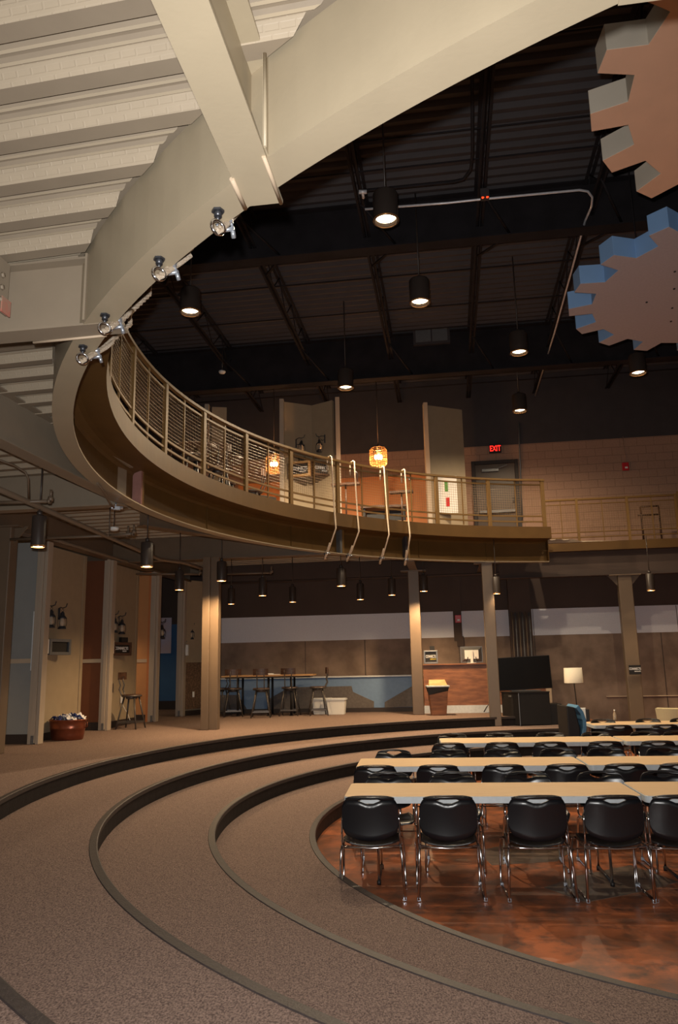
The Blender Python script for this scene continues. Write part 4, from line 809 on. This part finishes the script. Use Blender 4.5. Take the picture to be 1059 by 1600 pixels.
# blue armchair seen from the side
P = atD(890, 1150, 13.4); e = empty('armchair', (P.x + .06, 13.5, 0), 0, 'high-backed blue armchair with its shaded back coloured dark at the end of the rear table', 'armchair'); e.scale = (.82, 1, .98)
def curve_slab(b, prof, y0, y1, t, mi=0):
    n = len(prof); nn = []
    for i in range(n):
        a = Vector(prof[max(i - 1, 0)]); c = Vector(prof[min(i + 1, n - 1)]); d = (c - a).normalized(); nn.append((-d.y, d.x))
    vs = [(p[0], y, p[1]) for y in (y0, y1) for p in prof] + [(p[0] + q[0] * t, y, p[1] + q[1] * t) for y in (y0, y1) for p, q in zip(prof, nn)]
    fs = []
    for i in range(n - 1): fs += [(i, i + 1, n + i + 1, n + i), (2 * n + i, 3 * n + i, 3 * n + i + 1, 2 * n + i + 1), (i, 2 * n + i, 2 * n + i + 1, i + 1), (n + i, n + i + 1, 3 * n + i + 1, 3 * n + i)]
    fs += [(0, n, 3 * n, 2 * n), (n - 1, 3 * n - 1, 4 * n - 1, 2 * n - 1)]; b.add(vs, fs, mi, False)
pr = [(.13, .30), (.10, .45), (.11, .60), (.17, .74), (.175, .86), (.13, .98), (.03, 1.08)]
b = MB(); curve_slab(b, [(x * .85 + .0, z) for x, z in pr], -.30, .28, -.075); o = b.obj('back_cushion', M_bluech, e, bevel=.012)
b = MB(); b.add([(-.17, -.31, .30), (.05, -.31, .30), (.08, -.31, .74), (.0, -.31, 1.09), (-.17, -.31, 1.12), (-.17, .29, .30), (.05, .29, .30), (.08, .29, .74), (.0, .29, 1.09), (-.17, .29, 1.12)], [(0, 1, 2, 3, 4), (9, 8, 7, 6, 5), (0, 5, 6, 1), (1, 6, 7, 2), (2, 7, 8, 3), (3, 8, 9, 4), (4, 9, 5, 0)]); b.obj('shell', M_black, e, bevel=.02)  # back panel lies in shade; that shade is put into its black colour
b = MB(); b.box((.36, 0, .36), (.55, .56, .16)); b.obj('seat', M_bluech, e, bevel=.03)
for x, y in ((-.1, -.25), (-.1, .25), (.55, -.25), (.55, .25)): b = MB(); b.tube([(x, y, .3), (x, y, 0)], [.02, .014], 8); b.obj('leg', M_black, e)
# cream tub chair
P = atD(1056, 1107, 15.2); e = empty('tub_chair', (P.x + .12, 15.5, 0), 0, 'cream curved tub chair behind the rear table at the right edge', 'armchair'); zt_ = P.z
b = MB(); n = 20; A_ = [R(200 + 140 * i / n) for i in range(n + 1)]; vs = []
for a in A_: 
    for rr, z in ((.42, .22), (.50, zt_), (.44, zt_ + .015), (.35, .26)): vs.append((rr * math.cos(a), rr * math.sin(a) * .9, z))
b.add(vs, [(4 * i + k, 4 * i + (k + 1) % 4, 4 * i + 4 + (k + 1) % 4, 4 * i + 4 + k) for i in range(n) for k in range(4)] + [(0, 1, 2, 3), tuple(4 * n + k for k in (3, 2, 1, 0))], 0, False); b.obj('back', M_cream, e)
b = MB(); b.lathe([(0, .22), (.36, .22), (.38, .36), (.34, .42), (0, .43)], n=24); b.obj('seat', M_cream, e)
for a in (45, 135, 225, 315): b = MB(); b.tube([(.28 * math.cos(R(a)), .28 * math.sin(R(a)), .22), (.32 * math.cos(R(a)), .32 * math.sin(R(a)), 0)], .016, 8); b.obj('leg', M_chrome, e)
P = atD(991, 1046.5, UV(atZ(992, 1125, 0))[1] if 0 else 16.95); e = empty('column_sign', (P.x, P.y - .03, P.z), -YAW, 'small dark sign with white lettering fixed to the bridge column', 'sign'); b = MB(); b.box((0, 0, 0), (.25, .02, .20)); b.obj('plate', M_black, e); text('lettering', 'CONNECTS', .07, Matrix.Translation((0, -.012, .02)) @ Matrix.Rotation(R(90), 4, 'X'), M_letter, e, sx=.66)
text('small_lettering', 'GROUPS', .035, Matrix.Translation((.05, -.012, -.035)) @ Matrix.Rotation(R(90), 4, 'X'), M_letter, e)

# ---- high table and stools
def stool(loc, rz, label, group=None):
    e = empty('bar_stool', loc, rz, label, 'stool', group)
    b = MB(); b.lathe([(0, .60), (.165, .60), (.185, .615), (.188, .635), (.17, .645), (0, .638)], n=26); b.obj('seat', M_woodd, e)
    b = MB(); b.lathe([(.188, .605), (.194, .605), (.194, .632), (.188, .632)], n=26); b.lathe([(0, .56), (.10, .56), (.12, .60), (0, .60)], n=16); b.obj('seat_ring', M_steel, e)
    for sx, sy in ((-1, -1), (1, -1), (1, 1), (-1, 1)):
        b = MB(); b.tube([(sx * .105, sy * .105, .60), (sx * .215, sy * .205, 0)], [.017, .014], 6); b.obj('leg', M_steel, e)
    b = MB()
    k = .79; X = .105 + .11 * k; Y = .105 + .10 * k; zz = .60 * (1 - k)
    for p, q in (((-X, -Y), (X, -Y)), ((X, -Y), (X, Y)), ((X, Y), (-X, Y)), ((-X, Y), (-X, -Y))): b.box(((p[0] + q[0]) / 2, (p[1] + q[1]) / 2, zz), (abs(p[0] - q[0]) + .02, abs(p[1] - q[1]) + .02, .03))
    b.obj('footrest', M_steel, e)
    for s in (-1, 1): b = MB(); b.tube([(s * .07, -.15, .60), (s * .08, -.185, .66), (s * .08, -.225, .74), (s * .08, -.20, .82), (s * .08, -.23, .90), (s * .085, -.24, 1.03)], .012, 7); b.obj('back_bar', M_steel, e)
    b = MB(); n = 8; vs = []
    for i in range(n + 1): a = R(-24 + 48 * i / n); x, y = .42 * math.sin(a), -.235 - .42 * (math.cos(a) - 1) * -1 * -.0 + .42 * (1 - math.cos(a)); vs += [(x, y, .93), (x, y, 1.07), (x, y - .018, 1.07), (x, y - .018, .93)]
    b.add(vs, [(4 * i + k, 4 * i + 4 + k, 4 * i + 4 + (k + 1) % 4, 4 * i + (k + 1) % 4) for i in range(n) for k in range(4)] + [(0, 1, 2, 3), tuple(4 * n + k for k in (3, 2, 1, 0))]); b.obj('backrest', M_woodd, e)
    return e
def fl(x, y, z=TOP): return atZ(x, y, z)
S0 = stool(fl(204, 1138.5) , R(-100), 'lone metal stool with its backrest turned aside, against the beige wing wall')
def stool_at(P, rz, label, group=None):
    c = copy_tree(S0); c.location = P; c.rotation_euler = (0, 0, rz); c['label'] = label
    if group: c['group'] = group
    return c
st = [(364, 1119.5, 165, 'stool on the near side of the high table, closest to the amber-lit column'), (408, 1121, 3, 'stool on the near side of the high table with its curved back towards the viewer'), (453, 1118, 8, 'stool on the near side of the high table, just left of the side-on one'),
      (497, 1117.5, -262, 'stool seen side-on at the end of the high table, before a white bin'), (343, 1119, 75, 'stool half hidden behind the amber-lit column'), (367, 1108.5, 190, 'stool on the far side of the high table by the amber-lit column'), (414, 1107.5, 178, 'stool on the far side of the high table behind the papers')]
for x, y, a, lb in st: stool_at(fl(x, y), R(a) if a not in (3, 8, 165) else R({3: 2, 8: -6, 165: 10}[a]), lb, 'bar stools round the high table')
TC = (fl(382, 1122) + fl(452, 1118)) / 2 + Vector((0, .6, 0))
e = empty('high_table', TC, R(-4), 'high dark-topped table with slim black legs surrounded by stools', 'table')
b = MB(); b.box((0, 0, .905), (2.15, .80, .035)); b.obj('table_top', M_woodl, e, bevel=.006); b = MB(); b.box((0, 0, .872), (2.0, .66, .03)); b.obj('apron', M_black, e)
for x in (-.70, .02, .55): 
    for y in (-.30, .28): b = MB(); b.tube([(x, y, .87), (x, y, .01)], .026, 10); b.lathe([(0, 0), (.05, 0), (.05, .012), (0, .012)], (x, y, 0), 12); b.obj('leg', M_black, e)
P = TC + Vector((.03, -.1, .925)); e = empty('paper_stack', P, R(10), 'white papers lying on the high table', 'papers'); b = MB(); b.box((0, 0, .006), (.42, .28, .012)); b.obj('sheet_pile', M_poster, e); b = MB(); b.box((-.02, .02, .022), (.16, .11, .02), rot=.3); b.obj('card', M_poster, e)
# ---- copper tub with folded cloths
P = fl(94, 1158); P = P + Vector((.03, .24, 0)); e = empty('copper_tub', P, R(-8), 'round copper tub full of navy and white cloths beside the first partition end', 'tub')
b = MB(); b.lathe([(0, 0), (.235, 0), (.245, .01), (.258, .09), (.270, .17), (.275, .175), (.272, .185), (.278, .192), (.274, .20), (.288, .31), (.300, .32), (.294, .332), (.280, .325), (.262, .17), (.235, .02), (0, .02)], n=40, sx=1.08, sy=.85); b.obj('body', M_copper, e)
b = MB(); b.tube([(.312, 0, .29), (.345, 0, .27), (.345, .0, .21), (.295, 0, .19)], .008, 6); b.obj('handle', M_copper, e)
random.seed(3)
for i in range(11):
    a = i * 2.4; rr = .05 + .14 * (i / 10); c = P + Vector((rr * math.cos(a) * 1.1, rr * math.sin(a) * .7, .31 + .02 * (i % 3))); b = MB(); n = 9
    vs = [(.11 * (x / n - .5) * 2 * 1.0, .08 * (y / n - .5) * 2, .035 * math.sin(x * 1.3 + i) * math.cos(y * 1.1 + i * 2) + .05 * (1 - abs(x / n - .5) * 2)) for x in range(n + 1) for y in range(n + 1)]
    b.add(vs, [(x * (n + 1) + y, (x + 1) * (n + 1) + y, (x + 1) * (n + 1) + y + 1, x * (n + 1) + y + 1) for x in range(n) for y in range(n)], 0, True)
    o = b.obj('folded_cloth', M_bcloth if i % 2 else M_wcloth); so = o.modifiers.new('thick', 'SOLIDIFY'); so.thickness = .01; o.location = c; o.rotation_euler = (R(20 * math.sin(i)), R(25 * math.cos(i * 1.7)), a)
    tag(o, ('navy' if i % 2 else 'white') + ' folded cloth heaped in the copper tub', 'cloth', ('navy' if i % 2 else 'white') + ' cloths in the copper tub')

# ---- upstairs furniture glimpsed through the mesh
def up(x, y, v): P = atV(x, y, v); return Vector((P.x, P.y, DECK))
e = empty('dark_desk', up(600, 800, 17.2), R(-6), 'dark slatted desk upstairs behind the railing', 'desk')
b = MB(); b.box((0, 0, .72), (1.05, .6, .05)); b.obj('table_top', M_woodd, e)
for x in (-.45, .45): b = MB(); b.box((x, 0, .35), (.06, .5, .70)); b.obj('side', M_black, e)
b = MB(); b.box((.05, -.1, .45), (.9, .03, .4)); b.obj('front', M_black, e)
for x, y, lb in ((577, 806, 'small framed picture leaning upstairs under the dark desk'), (627, 812, 'small framed picture beside the dark desk, next to the fourth rope')):
    P = up(x, y, 16.5); e = empty('picture_frame', P + Vector((0, 0, .16)), R(10), lb, 'picture'); b = MB(); b.box((0, 0, 0), (.34, .03, .26)); b.obj('frame', M_woodl, e); b = MB(); b.box((0, -.018, 0), (.24, .01, .16)); b.obj('picture', M_grey, e)
ups = [(340, 780, 12.6, 30), (352, 770, 13.6, 200), (395, 780, 14.4, 80), (300, 750, 11.6, 120), (280, 740, 12.8, 300), (322, 770, 14.4, 10)]
lbs = ['upstairs stool behind the fifth railing panel', 'upstairs stool facing away at the round table', 'upstairs stool nearest the wire drum lamp', 'upstairs stool close to the railing bend', 'upstairs stool far back beyond the railing bend', 'upstairs stool beside the second round table']
for (x, y, v, a), lb in zip(ups, lbs): stool_at(up(x, y, v), R(a), lb, 'bar stools upstairs')
for x, y, v, lb in ((352, 770, 13.0, 'round high table upstairs seen through the mesh'), (305, 750, 12.1, 'second round high table upstairs near the railing bend')):
    e = empty('round_table', up(x, y, v), 0, lb, 'table'); b = MB(); b.lathe([(0, .90), (.36, .90), (.36, .93), (0, .93)], n=28); b.obj('table_top', M_woodd, e); b = MB(); b.tube([(0, 0, .90), (0, 0, .02)], .035, 10); b.lathe([(0, 0), (.22, 0), (.2, .02), (0, .03)], n=20); b.obj('pedestal', M_black, e)
e = empty('lounge_chair', up(424, 780, 15.9), R(40), 'low dark lounge chair upstairs under the wire drum lamp', 'armchair'); b = MB(); b.box((0, 0, .32), (.6, .6, .14)); b.obj('seat', M_black, e, bevel=.03); b = MB(); b.box((0, .28, .62), (.6, .12, .6)); b.obj('backrest', M_black, e, bevel=.03)
for x in (-.25, .25):
    for y in (-.25, .25): b = MB(); b.tube([(x, y, .25), (x, y, 0)], .02, 6); b.obj('leg', M_woodl, e)

# ================================================================== TABLE ROWS AND STACKING CHAIRS
def shell_back():
    b = MB(); n = 22; hw = .232; rows = []
    xs = [hw * math.sin(PI / 2 * (-1 + 2 * i / n)) for i in range(n + 1)]
    def top(x): t = abs(x) / hw; return .80 - .012 * t * t - (.075 * max(0, (t - .72) / .28) ** 2.4)
    def bot(x): t = abs(x) / hw; return .452 + .06 * t * t + (.05 * max(0, (t - .85) / .15) ** 2)
    def yy(x, z): t = (z - .42) / .38; return -.205 - .045 * t - .018 * t * t - .05 * max(0, 1 - t) ** 3 * .6 - .01 + .055 * (x / hw) ** 2 * (.6 + .4 * t)
    hc, hh = .770, .078
    def cut(x):
        if abs(x) >= hh: return (hc, hc)
        q = math.sqrt(1 - (x / hh) ** 2); return (hc + .008 - .036 * q, hc + .008 + .008 * min(1, q * 2))
    for seg in (0, 1):
        m = 7 if seg == 0 else 2; o = []
        for x in xs:
            c = cut(x); z0, z1 = (bot(x), min(c[0], top(x) - .005)) if seg == 0 else (min(c[1], top(x) - .004), top(x))
            for j in range(m + 1): z = z0 + (z1 - z0) * j / m; o.append((x, yy(x, z), z))
        b.add(o, [(i * (m + 1) + j, (i + 1) * (m + 1) + j, (i + 1) * (m + 1) + j + 1, i * (m + 1) + j + 1) for i in range(n) for j in range(m)], 0, True)
    return b
def shell_seat():
    b = MB(); n = 16; m = 12; vs = []
    for i in range(n + 1):
        x = -.235 + .47 * i / n
        for j in range(m + 1):
            t = j / m; y = -.20 + .43 * t; w = 1 - .12 * (2 * t - 1) ** 4 - (.06 * (t < .2)); z = .425 + .012 * (x / .235) ** 2 - .018 * (x / .235) ** 2 * 0 - .012 * math.sin(t * PI) - .05 * max(0, t - .82) ** 1.0 * 2 + .0 - .018 * (1 - (x / .235) ** 2) * (1 - t)
            vs.append((x * w, y, z))
    b.add(vs, [(i * (m + 1) + j, (i + 1) * (m + 1) + j, (i + 1) * (m + 1) + j + 1, i * (m + 1) + j + 1) for i in range(n) for j in range(m)], 0, True); return b
def make_chair(label, arm=False):
    e = empty('stacking_chair', (0, 0, 0), 0, label, 'chair')
    bm_ = shell_back(); bm_.f = bm_.f; o = bm_.obj('backrest', M_blackpl, e); s = o.modifiers.new('thick', 'SOLIDIFY'); s.thickness = .010; s.offset = 0
    o = shell_seat().obj('seat', M_blackpl, e); s = o.modifiers.new('thick', 'SOLIDIFY'); s.thickness = .012; s.offset = 0
    for s in (-1, 1):
        b = MB(); b.tube([(s * .236, .15, .405), (s * .255, .19, .385), (s * .262, .215, .30), (s * .268, .235, .02), (s * .268, .225, .011), (s * .262, .10, .011), (s * .256, -.24, .011)], .0095, 8); fl_ = b.obj('front_leg', M_chrome, e)
        b = MB(); b.tube([(s * .232, .10, .405), (s * .234, -.14, .408), (s * .240, -.185, .400), (s * .246, -.20, .375), (s * .266, -.245, .011)], .0105, 8); rl_ = b.obj('rear_leg', M_chrome, e)
        b = MB(); b.tube([(s * .236, -.15, .41), (s * .238, -.196, .44), (s * .238, -.19, .52), (s * .236, -.185, .60), (s * .228, -.19, .66)], .0085, 8); b.obj('back_upright', M_chrome, e)
        for y in (-.235, .20): b = MB(); b.box((s * .264, y, .018), (.030, .032, .030)); b.obj('glide', M_zinc, rl_ if y < 0 else fl_, bevel=.006)
    b = MB(); b.tube([(-.25, .10, .325), (.25, .10, .325)], .0075, 8); b.obj('cross_bar', M_chrome, e)
    b = MB(); b.tube([(-.236, -.18, .408), (-.15, -.205, .398), (0, -.215, .392), (.15, -.205, .398), (.236, -.18, .408)], .0075, 8); b.obj('seat_rim', M_chrome, e)
    b = MB(); n = 14; b.tube([(.20 * (2 * i / n - 1), -.262 + .05 * (2 * i / n - 1) ** 2 * .9, .806 - .012 * (2 * i / n - 1) ** 2 - .014 * abs(2 * i / n - 1) ** 6) for i in range(n + 1)], .0045, 6); b.obj('top_rim', M_iron, e)
    if arm:
        b = MB(); s = 1; b.tube([(.235, -.19, .60), (.262, -.12, .635), (.268, .02, .64), (.262, .16, .62)], [.016, .020, .020, .014], 8); b.obj('armrest', M_blackpl, e); b = MB(); b.tube([(.262, .12, .62), (.265, .16, .50), (.262, .15, .41)], .0085, 7); b.obj('arm_post', M_chrome, e)
    return e
CH = make_chair('x'); CHA = make_chair('x', True); first = {id(CH): True, id(CHA): True}
TR = -R(5.7)
ORD = ['first', 'second', 'third', 'fourth', 'fifth', 'sixth']
def place(x, y, rz, label, arm, group):
    src = CHA if arm else CH
    if first[id(src)]: c = src; first[id(src)] = False
    else: c = copy_tree(src)
    c.location = (x, y, 0); c.rotation_euler = (0, 0, rz); c['label'] = label; c['group'] = group; return c
near = {1: [(577, 1243, 0), (699, 1242, 1), (838, 1241, 1), (958, 1240, 1), (1060, 1240, 0)], 2: [(586, 1195, 0), (684, 1193, 0), (787, 1192, 0), (885, 1191, 0), (976, 1188, 0), (1062, 1186, 0)],
        3: [(701, 1159, 0), (783.6, 1157.5, 0), (859.5, 1157, 0), (945, 1154.5, 0), (1027, 1152, 0)], 4: [(966, 1130, 0), (1038, 1128, 0)]}
far = {1: [(606, 1207.5), (706, 1206), (822, 1204), (935, 1201.5), (1034, 1198.5)], 2: [(615, 1171), (700, 1170), (784, 1169), (870, 1167), (945, 1165), (1037, 1162.5)],
       3: [(706.5, 1144.5), (779.6, 1143.5), (859, 1142), (929.5, 1140.5), (1006, 1138.5), (1058, 1137.5)], 4: [(941, 1122), (1011, 1119), (1064, 1117.5)]}
rown = {1: 'nearest', 2: 'second', 3: 'third', 4: 'rearmost'}
ROWY = {1: (6.60, 7.93), 2: (8.50, 9.93), 3: (10.72, 12.05), 4: (13.2, 14.45)}
random.seed(5)
for r in (1, 2, 3, 4):
    for i, (x, y, arm) in enumerate(near[r]):
        d = ray(x, y); Yr = ROWY[r][0]; t = Yr / (d.y + .1 * d.x); X, Yc = t * d.x, t * d.y          # back plane of the row
        yaw = TR + R(random.uniform(-3, 3)); q = Vector((0, -.245, 0)); q.rotate(Matrix.Rotation(yaw, 3, 'Z')); 
        lb = 'black stacking chair seen from behind, %s along the %s table row%s' % (ORD[i], rown[r], ', with an armrest' if arm else '')
        place(X - q.x, Yc - q.y, yaw, lb, arm, 'black stacking chairs on the near side of the %s table row' % rown[r])
    for i, (x, y) in enumerate(far[r]):
        d = ray(x, y); Yr = ROWY[r][1]; t = Yr / (d.y + .1 * d.x); X, Yc = t * d.x, t * d.y
        yaw = TR + PI + R(random.uniform(-3, 3)); q = Vector((0, -.245, 0)); q.rotate(Matrix.Rotation(yaw, 3, 'Z'))
        arm = r == 1 and i in (0, 2)
        place(X - q.x, Yc - q.y, yaw, 'black stacking chair facing the viewer, %s behind the %s table row%s' % (ORD[i], rown[r], ', with an armrest' if arm else ''), arm, 'black stacking chairs on the far side of the %s table row' % rown[r])
def make_table():
    e = empty('folding_table', (0, 0, 0), 0, 'x', 'table'); L, D = 2.52, .745; r = .05
    def rr(l, d, q):
        p = []
        for cx, cy, a0 in ((l / 2 - q, d / 2 - q, 0), (-l / 2 + q, d / 2 - q, 90), (-l / 2 + q, -d / 2 + q, 180), (l / 2 - q, -d / 2 + q, 270)):
            for k in range(5): a = R(a0 + 22.5 * k); p.append((cx + q * math.cos(a), cy + q * math.sin(a)))
        return p
    b = MB(); b.prism(rr(L - .01, D - .01, r), .735, .742); b.obj('table_top', M_lam, e); b = MB(); b.prism(rr(L, D, r), .682, .7375); b.obj('edge', M_edge, e, bevel=.004)
    for s in (-1, 1):
        x = s * .98
        for y in (-.24, .24): b = MB(); b.tube([(x, y, .68), (x, y * 1.05, .02)], .0125, 8); b.obj('leg', M_chrome, e)
        b = MB(); b.tube([(x, -.25, .03), (x, .25, .03)], .0125, 8); b.tube([(x, -.24, .60), (x, .24, .60)], .01, 8); b.tube([(x, 0, .60), (x - s * .32, 0, .68)], .009, 6); b.obj('leg_brace', M_iron, e)
        for y in (-.25, .25): b = MB(); b.lathe([(0, 0), (.018, 0), (.018, .035), (0, .035)], (x, y * 1.02, 0), 10); b.obj('foot_cap', M_black, e)
    return e
TB = make_table(); fT = [True]
def table(x, y, label, rz=TR):
    c = TB if fT[0] else copy_tree(TB); fT[0] = False; c.location = (x, y, 0); c.rotation_euler = (0, 0, rz); c['label'] = label
def tline(px, py, n, labels, rz=TR):
    """left front corner of a row in the photo -> tables end to end"""
    P = atZ(px, py, .74) if not isinstance(px, Vector) else px; ex = Vector((math.cos(rz), math.sin(rz), 0)); ey = Vector((-ex.y, ex.x, 0))
    for k in range(n): q = P + ex * (1.26 + 2.545 * k) + ey * .3725; table(q.x, q.y, labels[k], rz)
tline(Vector((-.01, 6.95, .74)), 0, 2, ['beige folding table nearest the viewer, its left end over the step', 'beige folding table nearest the viewer, cut by the right edge'])
tline(Vector((.13, 8.86, .74)), 0, 2, ['beige folding table at the left end of the second row', 'beige folding table at the right of the second row'], -R(5.5))
tline(Vector((1.38, 11.12, .74)), 0, 2, ['beige folding table at the left end of the third row', 'beige folding table at the right of the third row, beyond the gap'], -R(4.5))
tline(Vector((4.32, 13.55, .74)), 0, 1, ['beige folding table in the rearmost row holding the clear bottle'], -R(4.5))
P = atZ(961, 1125.5, .745); e = empty('clear_bottle', (P.x, P.y, .742), 0, 'small clear bottle at the left end of the rearmost table', 'bottle'); b = MB(); b.lathe([(0, 0), (.032, 0), (.034, .02), (.034, .10), (.02, .14), (.012, .16), (.012, .175)], n=16); b.obj('body', M_glass, e); b = MB(); b.lathe([(.014, .172), (.014, .195), (0, .196)], n=12); b.obj('cap', M_white, e)

# ================================================================== CAMERA, LIGHT, WORLD
cam = bpy.data.cameras.new('camera'); cam.sensor_fit = 'VERTICAL'; cam.sensor_height = 24.0; cam.lens = FPX / 1600 * 24.0; cam.clip_start = .05; cam.clip_end = 200
co = bpy.data.objects.new('camera', cam); COL.objects.link(co)
Mx = Matrix((Rv, Uv, -Fv)).transposed().to_4x4(); Mx.translation = Vector((0, 0, H)); co.matrix_world = Mx; SC.camera = co
# the camera's own flash
l = bpy.data.lights.new('camera_flash', 'SPOT'); l.energy = 1150; l.spot_size = R(118); l.spot_blend = 1.0; l.color = (1, .97, .93); l.shadow_soft_size = .025
fo = bpy.data.objects.new('camera_flash', l); COL.objects.link(fo); Mf = Matrix((Rv, Uv, -Fv)).transposed().to_4x4(); Mf.translation = Vector((-.06, -.02, H + .13)); fo.matrix_world = Mf
w = bpy.data.worlds.new('world'); SC.world = w; w.use_nodes = True; bg = w.node_tree.nodes['Background']; bg.inputs[0].default_value = (1, .82, .66, 1); bg.inputs[1].default_value = .34
SC.view_settings.view_transform = 'Standard'; SC.view_settings.look = 'None'; SC.view_settings.exposure = 0; SC.view_settings.gamma = 1; SC.view_settings.use_curve_mapping = False
SC.cycles.max_bounces = 5; SC.cycles.diffuse_bounces = 3; SC.cycles.sample_clamp_indirect = 4; SC.cycles.caustics_reflective = False; SC.cycles.caustics_refractive = False
